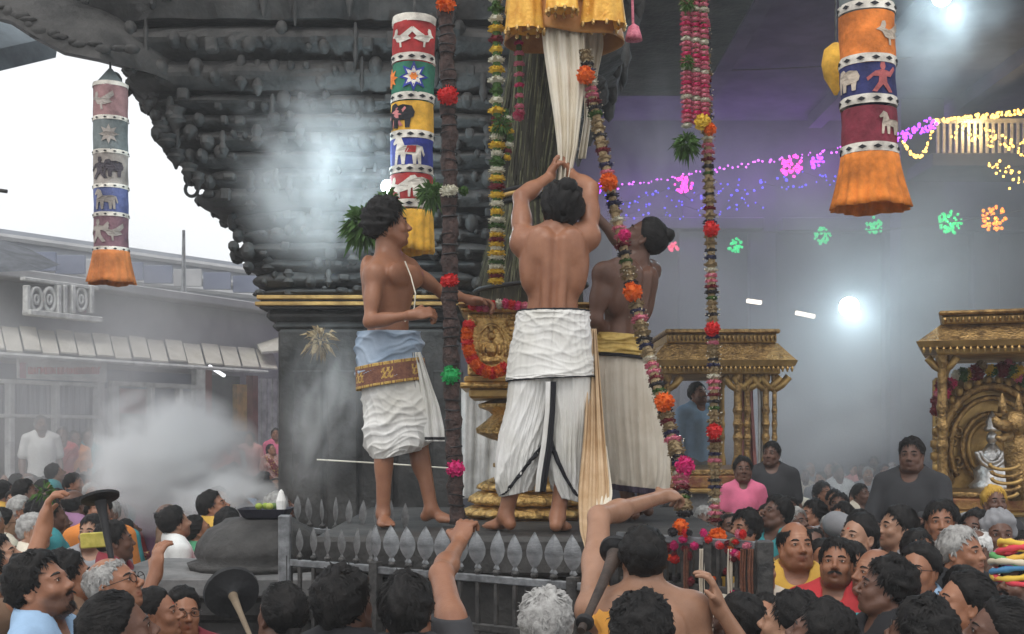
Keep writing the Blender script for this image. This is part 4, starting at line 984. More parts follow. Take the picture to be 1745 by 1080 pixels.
def strip(name, rows, Y, m, parent, fold=.012, nf=5, seed=1, mats=None, mid=None, twist=0):
    """flat hanging cloth: rows of (py, px left, px right[, dY])"""
    q = smooth_rows([(r[0], r[1], r[2], (r[3] if len(r) > 3 else 0)) for r in rows], 70); nu = 40; V = []
    for i in range(len(q)):
        for j in range(nu):
            u = j/(nu-1); px = q[i, 1]+(q[i, 2]-q[i, 1])*u; yy = Y+q[i, 3]+fold*math.sin(u*nf*6.28+.9*math.sin(i*.06+seed)+seed)+fold*.5*math.sin(u*nf*14+i*.05)
            V.append(P(px, q[i, 0], yy))
    F = np.array([(i*nu+j, i*nu+j+1, (i+1)*nu+j+1, (i+1)*nu+j) for i in range(len(q)-1) for j in range(nu-1)])
    mi = None
    if mid: mi = [mid((f % nu)/(nu-1), (f//nu)/(len(q)-1)) for f in F[:, 0]]
    o = link(name, mkmesh(name, [tuple(v) for v in V], F, mats or m, mi), parent); md = o.modifiers.new('thickness', 'SOLIDIFY'); md.thickness = .003; md.offset = 0
    return o

# ---------------------------------------------------------------- the three priests, posed joint by joint
def priest(label, Y0, Jp, headrot, hands, fdirs, hair, o, skin, lo_cut=None, face=None, th=1.0, headsc=1.0, h=.0062, group=None):
    J = {n: np3(P(*v)) for n, v in Jp.items()}; Rm = rotm(*headrot)
    pts = np.array(list(J.values())+[J['wr'+n]+unit(hands[n][0])*.18 for n in hands]); lo = pts.min(0)-.16; hi = pts.max(0)+.16; lo[2] = PZ-.01
    g = Grid(axis(lo[0], hi[0], h), axis(lo[1], hi[1], h), axis(lo[2], hi[2], h)); o = dict(o, muscle=True); torso_sdf(g, J, o)
    for n in 'LR': arm_sdf(g, J, n, o.get('k', 1), th); leg_sdf(g, J, n, o.get('k', 1), fdirs[n]); hand_sdf(g, J['wr'+n], *hands[n], s=1.0)
    g.rc(J['neck']-np3((0, 0, .03)), J['head']+Rm @ np3((0, -.025, -.045)), .056, .052, .03)
    head_sdf(g, J['head'], Rm, False, headsc); V, F = g.net(); colr = head_paint(V, J['head'], Rm, headsc, o.get('stubble', 0), ash=o.get('ash', False))
    base = Vector(((J['anL'][0]+J['anR'][0])/2, (J['anL'][1]+J['anR'][1])/2, PZ)); V = V-np3(base)
    ob = bpy.data.objects.new('person', mkmesh('body', V, F, SKIN[skin], col=colr)); COL.objects.link(ob); ob.location = base; tag(ob, label, 'person', group)
    for n_, me_ in eyes_geo(J['head'], Rm, headsc): link(n_, me_, ob)
    hv = hair_geo(J['head'], Rm, headsc, **hair); link('hair', mkmesh('hair', hv[0], hv[1], HAIRB), ob)
    return ob, J
pc, Jc = priest('bare backed priest in white dhoti reaching up to the white cloth', 5.9, dict(
    neck=(950, 398, 5.90), head=(955, 357, 5.93), chest=(944, 450, 5.90), waist=(942, 525, 5.90), pelvis=(940, 575, 5.90),
    shL=(890, 414, 5.90), shR=(1002, 404, 5.90), elL=(888, 336, 6.06), elR=(1007, 322, 6.06), wrL=(938, 300, 6.20), wrR=(972, 296, 6.20),
    hipL=(912, 600, 5.9), hipR=(968, 600, 5.9), knL=(890, 745, 5.93), knR=(972, 745, 5.93), anL=(862, 876, 5.92), anR=(950, 878, 5.86)),
    (8, 34, 6), dict(L=((.25, .25, .9), (1, .2, -.3), (0, -1, .3), 1.1), R=((-.35, .2, .9), (-1, .2, -.3), (0, -1, .3), 1.1)), dict(L=(-.55, .8, 0), R=(.25, .95, 0)),
    dict(t=.030, strands=1500, ln=.05, curl=.15, seed=4, bun=((0, -.050, .142), (.048, .045, .042)), back=True, shift=-.03), dict(k=1.0, fat=.93), 3)
pb, Jb = priest('bare chested boy in blue and white dhoti holding the dark bound pole', 6.2, dict(
    neck=(664, 432, 6.20), head=(663, 385, 6.19), chest=(668, 490, 6.20), waist=(666, 552, 6.20), pelvis=(664, 600, 6.20),
    shR=(638, 467, 6.07), shL=(697, 458, 6.33), elR=(630, 548, 6.00), elL=(752, 497, 6.45), wrR=(706, 536, 5.92), wrL=(806, 512, 6.50),
    hipR=(655, 615, 6.13), hipL=(676, 615, 6.27), knR=(655, 752, 6.15), knL=(712, 748, 6.25), anR=(653, 872, 6.15), anL=(735, 866, 6.22)),
    (-78, 10, 0), dict(R=((1, .15, .18), (0, .4, -.4), (.2, .1, 1), 1.05), L=((1, .1, -.1), (0, -.2, -1), (0, -1, .2), .8)), dict(R=(.25, -.95, 0), L=(.95, -.3, 0)),
    dict(t=.034, strands=1300, ln=.045, curl=.6, seed=6), dict(k=.90, fat=.84), 0, headsc=.95, th=.86)
pr_, Jr = priest('dark skinned priest with topknot and beige dhoti looking up past the flower rope', 6.6, dict(
    neck=(1078, 448, 6.62), head=(1096, 408, 6.62), chest=(1068, 500, 6.60), waist=(1062, 560, 6.60), pelvis=(1062, 610, 6.60),
    shL=(1028, 466, 6.48), shR=(1108, 462, 6.74), elL=(1014, 545, 6.46), elR=(1068, 424, 6.98), wrL=(1042, 590, 6.70), wrR=(1014, 366, 7.02),
    hipL=(1050, 620, 6.52), hipR=(1076, 620, 6.70), knL=(1056, 760, 6.5), knR=(1092, 760, 6.7), anL=(1072, 862, 6.52), anR=(1098, 856, 6.7)),
    (78, 38, 0), dict(L=((.5, .8, -.2), (0, 0, 1), (0, 0, 1), .7), R=((-.5, .1, .8), (-1, .2, 0), (0, -1, .3), .9)), dict(L=(-.7, .6, 0), R=(-.5, .8, 0)),
    dict(t=.013, strands=700, ln=.05, curl=.1, seed=8, bun=((0, -.095, .095), (.036, .036, .040)), back=True), dict(k=.98, fat=.9, stubble=.7), 1)
# sacred threads
link('sacred_thread', MB().tube([Vector(p) for p in (P(690, 445, 6.10), P(700, 470, 6.075), P(708, 500, 6.06), P(706, 525, 6.07), P(690, 548, 6.06))], .0035, 6).mesh('thread', THREAD), pb)
# ---- white dhoti of the central priest
def nz2(t, v, f, seed): return wob(np.stack([np.cos(t)*.35+0*v, np.sin(t)*.35+0*v, v*.6+0*t], -1), f, seed, 2)
def rdg(ph, p=1.5): return (1-np.abs(np.sin(ph)))**p
def pleats(t, v, n, slant, seed, wv=1.0, p=1.5): return rdg(n*.5*t+slant*v+wv*nz2(t, v, 1.0, seed)*2.2, p)
def W1(t, v):
    h = rdg(9*v+2.4*nz2(t, v, 1.5, 3)+1.4*np.sin(t+.6), 2.0)*.008+rdg(19*v+3.2*nz2(t, v, 2.0, 5)-1.2*np.cos(t), 2.4)*.005
    return .8*h+.005*pleats(t, v, 34, 2, 8, 1, 2.5)+.003*rdg(31*v+2.5*nz2(t, v, 2.4, 6), 2.5)+.004*nz2(t, v, 2.5, 9)-.007*np.exp(-((t-4.72)/.03)**2)
up = Cloth([(529, 887, 1002, .125), (545, 882, 1003, .135), (575, 875, 1005, .142), (610, 868, 1008, .150), (640, 866, 1011, .160), (646, 865, 1012, .164)], 5.9, W1, lambda t, v, x: -.012*v*np.cos((t-4.71)*1.0)*0+v*v*(.012*np.sin(t*1.0+1.4)))
def fold_leg(sg, seed):
    def f(t, v):
        g = .25+np.clip(v*1.3, 0, 1)
        return g*(.013*pleats(t, v, 12, 3.4*sg, seed, 1.6, 2.2)+.009*pleats(t, v, 26, -2.2*sg, seed+1, 1.8, 2.5)+.005*pleats(t, v, 40, 4*sg, seed+5, 2.0, 2.5)+.012*rdg(5*v*sg+1.5*t+1.5*nz2(t, v, 1.4, seed+2), 2)*v)+.006*nz2(t, v, 2.2, seed+3)-.006
    return f
lg = Cloth([(622, 872, 948, .135), (660, 866, 950, .135), (700, 861, 944, .125), (740, 853, 934, .115), (780, 847, 922, .105), (815, 848, 912, .09), (842, 856, 904, .075)], 5.9, fold_leg(1, 11), lambda t, v, x: np.clip(v-.4, 0, 1)*.38*(x+.02))
rg = Cloth([(622, 932, 1006, .135), (660, 930, 1009, .135), (700, 930, 1009, .125), (740, 928, 1006, .115), (785, 932, 1000, .105), (822, 942, 994, .09), (850, 954, 990, .075)], 5.9, fold_leg(-1, 21), lambda t, v, x: -np.clip(v-.4, 0, 1)*.42*(x+.01))
dh = lg.mesh('dhoti_leg', WHITEC, parent=pc, nu=220, nv=110); rg.mesh('dhoti_leg', WHITEC, parent=pc, nu=220, nv=110)
uw = up.mesh('waist_cloth', [WHITEC, BLACKC], lambda t, v: ((v < .035) | (v > .945)).astype(int), nu=220, nv=110, parent=pc)
F_ = 4.712
lg.ribbon('border', [(F_+1.25, .42), (F_+.75, .62), (F_+.15, .80), (F_-.45, .95), (F_-.9, .985)], .10, BLACKC, dh)
rg.ribbon('border', [(F_-.95, .32), (F_-.70, .55), (F_-.2, .78), (F_+.35, .93), (F_+.8, .98)], .10, BLACKC, dh)
strip('pleat_tail', [(650, 930, 948, -.155), (700, 929, 946, -.150), (760, 922, 942, -.135), (810, 914, 934, -.115), (838, 912, 930, -.10)], 5.9, None, pc, .004, 1, 2, [WHITEC, BLACKC], lambda u, v: 1 if u > .42 else 0)
# ---- tan cloth trailing from his waist down to the railing
tc_ = thing('trailing_cloth', P(1015, 905, 5.7), 'long tan cloth trailing from the priest down to the railing', 'cloth')
strip('cloth_length', [(560, 1004, 1016, .05), (640, 1000, 1022, .0), (740, 995, 1030, -.1), (840, 985, 1040, -.35), (905, 988, 1030, -.75), (930, 996, 1018, -1.0), (965, 1002, 1016, -1.04), (1010, 1000, 1022, -1.03)], 5.85, TANC, tc_, .014, 3, 4)
strip('pale_edge', [(760, 1022, 1034, -.05), (840, 1018, 1044, -.32), (900, 1012, 1034, -.72), (928, 1004, 1020, -.99)], 5.82, CREAM, tc_, .010, 2, 6)
# ---- the boy's dhoti
def sw(t, v):
    u = v+.30*np.cos(t-4.9)*np.clip(v*1.5, 0, 1); g = np.clip(v*1.8, .15, 1)
    return g*(.011*rdg(8.5*u+1.6*nz2(t, v, 1.2, 31), 2.2)+.006*rdg(17*u+2.8*nz2(t, v, 1.9, 32)+.6, 2.5)+.005*rdg(30*u+3*nz2(t, v, 2.2, 35), 2.5))+.006*pleats(t, v, 20, -3, 33)+.006*nz2(t, v, 2.3, 34)-.008
bl = Cloth([(612, 614, 716, .145), (650, 616, 728, .150), (690, 620, 738, .155), (730, 622, 742, .15), (760, 626, 735, .135), (776, 636, 712, .11)], 6.2, sw, lambda t, v, x: np.clip(v-.45, 0, 1)*.42*np.clip(x-.01, -.06, .3))
bo = bl.mesh('dhoti', WHITEC, parent=pb, nu=220, nv=120)
bu = Cloth([(566, 613, 712, .118), (585, 612, 715, .130), (610, 612, 716, .142), (632, 613, 714, .150), (652, 616, 716, .152)], 6.2, lambda t, v: .006+.013*rdg(7*v+1.6*nz2(t, v, 1.3, 41)+.9*np.sin(t+.5), 1.5)+.008*rdg(15*v+2.4*nz2(t, v, 1.9, 42), 2)+.004*nz2(t, v, 2.5, 43), lambda t, v, x: v*.16*(x))
bu.mesh('blue_waist_cloth', BLUEC, parent=pb, nu=200, nv=70)
bt = Cloth([(622, 611, 717, .156), (660, 612, 722, .160)], 6.2, lambda t, v: .014+.002*np.sin(t*9), lambda t, v, x: .17*x+.01)
be = bt.mesh('brocade_belt', [BELT, BELTG], lambda t, v: ((np.abs(v-.5) > .36) & (np.abs(np.sin(t*30)) > .2) | ((np.abs(v-.5) < .22) & (np.sin(t*7) > .3) & (np.sin(t*44+v*9)*np.sin(v*14) > -.1))).astype(int), nu=260, nv=24, parent=pb)
bf = strip('front_fall', [(600, 702, 716, -.09), (640, 704, 730, -.11), (690, 706, 748, -.11), (730, 704, 757, -.10), (752, 712, 758, -.09)], 6.2, None, pb, .010, 3, 3, [WHITEC, BLACKC], lambda u, v: 1 if (v > .90 and v < .965) or (u < .10) else 0)
# ---- beige dhoti, gold sash of the third priest
rf = lambda t, v: (.3+v)*(.013*pleats(t, v, 18, 5, 51, 1.0)+.009*pleats(t, v, 28, 7, 52, 1.3, 2))+.012*v*rdg(4*v+2*t+1.5*nz2(t, v, 1.3, 53), 2)+.006*nz2(t, v, 2.2, 54)-.006
rd = Cloth([(590, 1016, 1104, .185), (640, 1012, 1114, .20), (700, 1016, 1124, .205), (760, 1024, 1134, .205), (805, 1032, 1138, .195), (838, 1042, 1132, .18)], 6.6, rf, lambda t, v, x: -np.clip(v-.5, 0, 1)*.25*(x))
rd.mesh('dhoti', [BEIGE, mat('maroon_border', (.05, .035, .06), .85)], lambda t, v: (v > .935).astype(int), nu=220, nv=110, parent=pr_)
sa_ = Cloth([(572, 1016, 1098, .165), (590, 1013, 1104, .185), (612, 1013, 1108, .20)], 6.6, lambda t, v: .006+.014*rdg(6*v+1.5*nz2(t, v, 1.5, 61)+np.sin(t), 1.5)+.007*rdg(14*v+2*nz2(t, v, 2, 62), 2), lambda t, v, x: -.10*x)
sa_.mesh('gold_sash', [mat('mustard_silk', (.42, .26, .05), .5, scale=20, col2=(.60, .42, .12), bump=.3), BLACKC], lambda t, v: (v > .88).astype(int), nu=160, nv=40, parent=pr_)
# ---------------------------------------------------------------- gold parasol fringe and the white cloth pulled from it
SATIN = mat('gold_satin', (.62, .28, .03), .38, .25, scale=12, col2=(.92, .55, .10), bump=.5, bscale=60, bdist=.01)
SATIND = mat('brown_satin', (.34, .14, .03), .5, .1, scale=9, col2=(.50, .24, .06), bump=.3)
um = thing('ceremonial_parasol', P(962, 20, 6.35), 'gold satin parasol valance hanging above the priests', 'parasol')
UC = P(962, 30, 6.5)
def val(name, m, r, y0, y1, nf, amp, ph=0, ell=.8, a0=0, a1=6.283):
    V = []; n = 160; k = 14
    for j in range(k):
        f = j/(k-1); py = y0+(y1-y0)*f
        for i in range(n):
            t = a0+(a1-a0)*i/(n-1); q = L(r, 6.5)*(1+.06*f)*(1+amp*f*math.sin(nf*t+ph)); sc = L(5, 6.5)*math.cos(nf*.5*t+ph)*f
            V.append((UC.x+q*math.cos(t), UC.y+q*ell*math.sin(t), P(0, py, 6.5).z+sc))
    F = np.array([(j*n+i, j*n+i+1, (j+1)*n+i+1, (j+1)*n+i) for j in range(k-1) for i in range(n-1)])
    o = link(name, mkmesh(name, V, F, m), um); md = o.modifiers.new('thickness', 'SOLIDIFY'); md.thickness = .006
val('lower_valance', SATIND, 92, 8, 74, 6, .05, .5); val('upper_valance', SATIN, 92, -60, 22, 14, .03)
for i, (px, w, y1, dy) in enumerate(((895, 30, 52, -.22), (958, 24, 18, -.32), (1026, 36, 44, -.22))):
    m = MB(); n = 14; V = []
    for j, (f, py) in enumerate(((.85, -50), (.92, 0), (1.0, y1-22), (1.08, y1))):
        for k in range(40):
            t = 6.283*k/40; q = L(w*f, 6.5)*(1+.07*math.sin(9*t)); c = P(px, py, 6.5+dy); V.append((c.x+q*math.cos(t), c.y+q*.75*math.sin(t), c.z))
    m.raw(V, [(j*40+k, j*40+(k+1) % 40, (j+1)*40+(k+1) % 40, (j+1)*40+k) for j in range(3) for k in range(40)]); m.build('satin_lobe', SATIN, um, True)
    b = MB(); 
    for k in range(11):
        t = 6.283*(k+.5)/11; c = P(px, y1, 6.5+dy); b.ball((c.x+L(w*1.07, 6.5)*math.cos(t), c.y+L(w*1.07, 6.5)*.75*math.sin(t), c.z-.005), (.011, .011, .018), 6)
    b.build('gold_fringe', GOLD, um, True)['kind'] = 'stuff'
link('rib_ring', MB().lathe([(L(84, 6.5), P(0, -58, 6.5).z), (L(30, 6.5), P(0, -110, 6.5).z), (.02, P(0, -125, 6.5).z)], (UC.x, UC.y, 0), 32).mesh('rib_ring', SATIN, True), um)
wc = thing('white_flag_cloth', P(962, 290, 6.2), 'long cream white cloth gathered from the parasol into the priest\'s hands', 'cloth')
strip('cloth_length', [(20, 922, 992, .10), (75, 925, 996, .06), (130, 933, 998, .02), (200, 944, 990, -.02), (250, 950, 984, -.05), (285, 952, 976, -.06), (310, 952, 972, -.06)], 6.24, CREAM, wc, .016, 3, 2)
strip('second_length', [(20, 990, 1026, .2), (80, 992, 1028, .2), (130, 994, 1018, .2), (200, 996, 1008, .2), (270, 985, 998, .1)], 6.4, CREAM, wc, .01, 2, 5)
# ---------------------------------------------------------------- iron railing round the platform
SPEAR = MB(); n = 12
prof = [(0, .0), (.012, .012), (.006, .026), (.017, .045), (.025, .068), (.027, .090), (.023, .115), (.013, .142), (.0, .168)]
V = []; F = []
for (w, z) in prof: V += [(-w, 0, z), (0, -max(.004, w*.35), z), (w, 0, z), (0, max(.004, w*.35), z)]
for i in range(len(prof)-1):
    for q in range(4): F.append((i*4+q, i*4+(q+1) % 4, (i+1)*4+(q+1) % 4, (i+1)*4+q))
SPEAR.raw(V, F); SPEAR_ME = SPEAR.mesh('spearhead', mat('worn_steel', (.13, .135, .14), .45, .6, scale=16, col2=(.38, .39, .40), bump=.3))
SPEARD_ME = SPEAR.mesh('spearhead', mat('grey_iron', (.10, .10, .10), .5, .5, scale=14, col2=(.24, .24, .24), bump=.2))
def railing(label, a, b, zr, n, spear=True, zlow=.12, rails=(0,), hgt=.0, sc=1.0, dark=False, group='iron railing panels'):
    a = Vector((a.x, a.y, 0)); b = Vector((b.x, b.y, 0)); t = thing('iron_railing', (a+b)/2, label, 'railing', group); d = (b-a); ln = d.length; d.normalize(); rot = Matrix.Rotation(math.atan2(d.y, d.x), 3, 'Z')
    for dz in (0, -.20, -1.15): MB().box((a+b)/2+Vector((0, 0, zr+dz)), (ln/2, .012, .016), rot, bev=.004).build('rail', IRON if dz else STEEL, t)
    for i in range(n+1):
        p = a+d*ln*i/n; c = p+Vector((0, 0, 0)); big = (i % 11 == 0)
        top = zr+(.035 if spear else .0)
        MB().box(c+Vector((0, 0, top/2)), ((.022 if big else .0085), (.022 if big else .0085), top/2), rot, bev=.002).build('post' if big else 'picket', IRON, t)
        if spear:
            ball = MB().ball(p+Vector((0, 0, zr+.03)), (.017, .017, .012), 8).build('collar', IRON, t, True)
            o = bpy.data.objects.new('spearhead', SPEARD_ME if dark else SPEAR_ME); COL.objects.link(o); o.parent = t; o.matrix_parent_inverse = mw(t).inverted(); o.location = p+Vector((0, 0, zr+.032)); k = sc*rnd.uniform(.93, 1.06); o.scale = ((1.05 if dark else 1.5)*k, .9*k, k); o.rotation_euler = (rnd.uniform(-.05, .05), rnd.uniform(-.06, .06), math.atan2(d.y, d.x)+rnd.uniform(-.25, .25))
    return t
fa, fb = P(488, 958, 5.62), P(1012, 1000, 4.75)
railing('iron railing with large grey spearheads in front of the white clad priest', P(640, 958, 5.36), fb, 1.50, 12, sc=.96)
railing('iron railing with dark narrow spearheads before the boy\'s feet', fa, P(632, 958, 5.375), 1.505, 6, sc=.8, dark=True)
railing('far iron railing with dark spearheads behind the altar', P(486, 930, 6.9), P(690, 930, 6.2), 1.56, 9, sc=.9, dark=True)
railing('tall dark iron railing hung with flowers and scraps of cloth', P(1052, 905, 5.6), P(1288, 930, 5.1), 1.63, 16, spear=False)
pq = P(1289, 930, 5.1); tag(MB().box((pq.x+.03, pq.y, .82), (.035, .035, .83), bev=.006).build('gate_post', IRON), 'thick black post at the end of the tall railing', 'post')
pq = P(486, 900, 5.62); tag(MB().box((pq.x, pq.y, .86), (.028, .028, .86), bev=.006).build('gate_post', STEEL), 'grey steel post between the altar and the railing', 'post')
HANG = thing('offering_flowers', P(1200, 960, 5.2), 'red and orange flowers and cloth scraps tied on the tall railing', 'flowers')
for i in range(46):
    px = rnd.uniform(1135, 1280); py = rnd.choice([rnd.uniform(905, 945), rnd.uniform(930, 1075)]); Yq = 5.6-(px-1052)/236*.5-.03
    bloom('bloom', P(px, py, Yq), L(rnd.uniform(4, 11), Yq), FW[rnd.choice(['orange', 'red', 'magenta', 'maroon', 'rose', 'straw', 'maroon', 'dark'])], HANG, sc=(L(rnd.uniform(5, 9), Yq),)*2+(L(rnd.uniform(5, 9), Yq),))
for px in (1165, 1192, 1240, 1262, 1275): strip('cloth_scrap', [(935, px, px+9), (980, px-1, px+8), (1030, px+1, px+9), (1075, px, px+7)], 5.6-(px-1052)/236*.5-.05, rnd.choice([BLACKC, BEIGE, BELT, TANC]), HANG, .006, 2, px)

# ---------------------------------------------------------------- flower ropes
def rope_path(pts, n): 
    p = np.array([tuple(q) for q in pts]); t = np.linspace(0, 1, len(p)); f = np.linspace(0, 1, n); q = np.stack([np.interp(f, t, p[:, i]) for i in range(3)], 1)
    return q
def align(d): return Vector(d).to_track_quat('Z', 'Y').to_euler()
def core_rope(name, pts, r, m, parent, seed=1, nseg=120, lump=.12):
    q = rope_path(pts, nseg); rs = [r*(1+lump*math.sin(i*.9+seed)+lump*.7*math.sin(i*2.3+seed*2)) for i in range(nseg)]
    return MB().tube([Vector(a)+Vector((r*.12*math.sin(i*.6), 0, 0)) for i, a in enumerate(q)], rs, 12).build(name, m, parent, True)
# dark bound pole held by the boy
d1 = [P(758, -30, 5.86), P(764, 150, 5.86), P(766, 330, 5.86), P(767, 520, 5.86), P(771, 700, 5.86), P(779, 893, 5.86)]
t1 = thing('bound_pole', P(779, 893, 5.86), 'dark bark bound pole with coloured flower tufts in the boy\'s grip', 'pole'); core_rope('bound_core', d1, L(13, 5.86), ROPE, t1, 2)
r_ = np.random.RandomState(3); wr = MB()
for i in range(46):
    q = rope_path(d1, 60)[int(i*1.28)]; dd = Vector((r_.uniform(-.2, .2), r_.uniform(-.2, .2), 1)).normalized(); u = dd.orthogonal().normalized(); w = dd.cross(u)
    wr.tube([Vector(q)+(u*math.cos(a)+w*math.sin(a))*L(14, 5.86) for a in np.linspace(0, 6.283, 15)], .004, 4, cap=False)
wr.build('cord_windings', BLK, t1)['kind'] = 'stuff'
for (x, y, c, r, sc) in ((760, 8, 'orange', 17, 1.0), (763, 163, 'red', 18, 1), (765, 325, 'white', 16, .7), (766, 478, 'red', 16, .75), (768, 640, 'green', 17, 1), (776, 798, 'magenta', 16, .95)):
    rr = L(r, 5.8); bloom('flower_tuft', P(x, y, 5.83), rr, FW[c], t1, sc=(rr, rr, rr*sc))
for (x, y, s_) in ((742, 318, -1), (790, 325, 1), (736, 330, -1)): bloom('leaf_tuft', P(x, y, 5.88), L(9, 5.88), FW['leaf'], t1)
# yellow, white and red garland hanging before the pole
def garland(name, label, pts, r, cols, step, Yr, group='flower garlands', flat=True, parent=None):
    t = thing(name, pts[-1], label, 'garland', group); ln = sum((Vector(pts[i+1])-Vector(pts[i])).length for i in range(len(pts)-1)); n = int(ln/step); q = rope_path(pts, n); 
    MB().tube([Vector(a) for a in rope_path(pts, 24)], r*.5, 8).build('string', FW['leaf'], t)
    for i in range(n):
        d = q[min(i+1, n-1)]-q[max(i-1, 0)]; e = align(d); k = r*rnd.uniform(.88, 1.12)
        bloom('flower_ring', Vector(q[i]), k, FW[cols[i % len(cols)]], t, True, e, (k, k, step*1.45))
    return t
YG = 6.38
garland('flower_garland', 'yellow white and maroon flower garland beside the flagpole', [P(846, -20, YG), P(847, 200, YG), P(846, 380, YG), P(845, 478, YG)], L(14.5, YG), ['yellow', 'white', 'leaf', 'white', 'yellow', 'maroon', 'yellow', 'white'], L(12.5, YG), YG)
garland('flower_garland', 'short maroon and white garland tuft on the yellow garland', [P(862, 190, YG), P(870, 230, YG), P(864, 268, YG)], L(8, YG), ['leaf', 'white', 'maroon', 'yellow'], L(9, YG), YG)
garland('flower_garland', 'short pink rose garland under the parasol with yellow tip', [P(884, 55, 6.55), P(886, 190, 6.55), P(882, 200, 6.55)], L(9.5, 6.55), ['rose', 'pink', 'rose', 'rose'], L(9, 6.55), 6.55)
t = thing('pink_tassel', P(1080, 58, 7), 'single pink tassel hanging beside the parasol', 'tassel'); MB().tube([P(1077, -20, 7), P(1079, 48, 7)], .008, 6).build('cord', FW['rose'], t); MB().lathe([(.005, .05), (.03, .03), (.045, -.02), (.05, -.045)], P(1080, 55, 7), 16, rip=lambda a, z: 1+.06*math.sin(8*a)).build('tassel_bell', FW['rose'], t, True)
# slanting rope bound with beads, tinsel and marigolds
def fancy(label, pts, r, Yr, seed, balls, group='beaded flower ropes'):
    t = thing('flower_rope', pts[-1], label, 'rope', group); core_rope('rope_core', pts, r*.55, FW['straw'], t, seed, 90, .08); rr = random.Random(seed)
    ln = sum((Vector(pts[i+1])-Vector(pts[i])).length for i in range(len(pts)-1)); step = r*.85; n = int(ln/step); q = rope_path(pts, n)
    seq = ['straw', 'straw', 'dark', 'navy', 'straw', 'white', 'rose', 'rose', 'maroon', 'dark', 'leaf', 'straw', 'straw', 'dark', 'straw', 'maroon', 'straw', 'navy', 'rose']
    for i in range(n):
        d = q[min(i+1, n-1)]-q[max(i-1, 0)]; k = r*rr.uniform(.85, 1.05); bloom('bead_ring', Vector(q[i]), k, FW[seq[i % len(seq)]], t, True, align(d), (k, k, step*1.2))
    for (x, y, c, rad, YY) in balls: bloom('marigold', P(x, y, YY), L(rad, YY), FW[c], t)
    sp = MB()
    for i in range(260):
        j = rr.randrange(n); a = rr.uniform(0, 6.283); v = Vector(q[j]); sp.ball((v.x+r*1.0*math.cos(a), v.y+r*1.0*math.sin(a), v.z+rr.uniform(-step, step)), rr.uniform(.002, .0045), 5)
    sp.build('tinsel_beads', mat('tinsel', (.6, .55, .42), .2, .8, bump=0), t)['kind'] = 'stuff'
    return t
Ya = 5.95
fancy('beaded flower rope slanting from the parasol down past the third priest', [P(996, 90, 6.3), P(1015, 195, 6.25), P(1040, 320, 6.15), P(1070, 460, 6.05), P(1098, 580, 5.9), P(1130, 690, 5.75), P(1158, 790, 5.6), P(1166, 875, 5.5)], L(14.5, Ya), Ya, 5,
      [(998, 128, 'orange', 16, 6.2), (1036, 310, 'orange', 16, 6.05), (1064, 400, 'magenta', 11, 5.98), (1078, 497, 'orange', 17, 5.92), (1132, 685, 'orange', 17, 5.66), (1167, 793, 'magenta', 17, 5.5), (1160, 898, 'orange', 14, 5.4)])
fancy('upright beaded flower rope with red tufts beside the plain shrine', [P(1196, -20, 5.9), P(1205, 200, 5.9), P(1212, 450, 5.9), P(1217, 650, 5.9), P(1219, 885, 5.9)], L(12.5, 5.9), 5.9, 9,
      [(1212, 390, 'red', 14, 5.82), (1214, 560, 'red', 13, 5.82), (1217, 735, 'red', 14, 5.82), (1197, 208, 'yellow', 14, 5.8), (1210, 220, 'orange', 11, 5.8), (1222, 915, 'orange', 16, 5.5)])
for i, (x, lab) in enumerate(((1170, 'outer'), (1186, 'middle'), (1200, 'inner'))):
    garland('flower_garland', f'{lab} pink rose strand of the trio beside the upright rope', [P(x-2, -20, 5.86), P(x, 100, 5.86), P(x+1, 214-6*i, 5.86)], L(10, 5.86), ['rose', 'pink', 'rose', 'rose', 'white', 'rose'], L(8, 5.86), 5.86)
def leafball(px, py, Y, rp, label, n=90, seed=1, m_=None):
    n = int(n*2.4)
    t = thing('leaf_bunch', P(px, py, Y), label, 'leaves', 'bunches of leaves'); r = np.random.RandomState(seed); m = MB(); c = np3(P(px, py, Y)); rr = L(rp, Y)
    for i in range(n):
        d = unit(r.normal(size=3)); u = unit(np.cross(d, r.normal(size=3))); a = c+d*rr*r.uniform(.1, .5); l_ = rr*r.uniform(.45, .8); w = l_*.13; mid = a+d*l_*.5+u*.0; e = a+d*l_+np3((0, 0, -l_*r.uniform(.1, .6)))
        m.raw([a, mid-u*w, e, mid+u*w], [(0, 1, 2, 3)])
    o = m.build('leaves', m_ or FW['leaf'], t); o['kind'] = 'stuff'
leafball(1170, 245, 5.85, 27, 'dark green leaf bunch under the pink rose strands', 110, 3)
leafball(1172, 105, 5.82, 15, 'small leaf bunch tied halfway up the pink rose strands', 60, 5); leafball(1170, 5, 5.82, 15, 'leaf bunch at the upper end of the pink rose strands', 60, 6)
leafball(622, 385, 7.2, 45, 'fresh green leaves behind the boy\'s hair', 130, 8); leafball(660, 345, 7.0, 32, 'bright green leaves beside the cloth lantern skirt', 90, 9); leafball(735, 330, 7.3, 30, 'green leaves between the cloth lantern and the bound pole', 90, 10)
leafball(545, 580, 8.6, 34, 'withered straw bundle tied to the granite column', 40, 11, FW['straw'])
leafball(855, 212, 6.34, 20, 'small green sprig on the yellow garland', 60, 12)

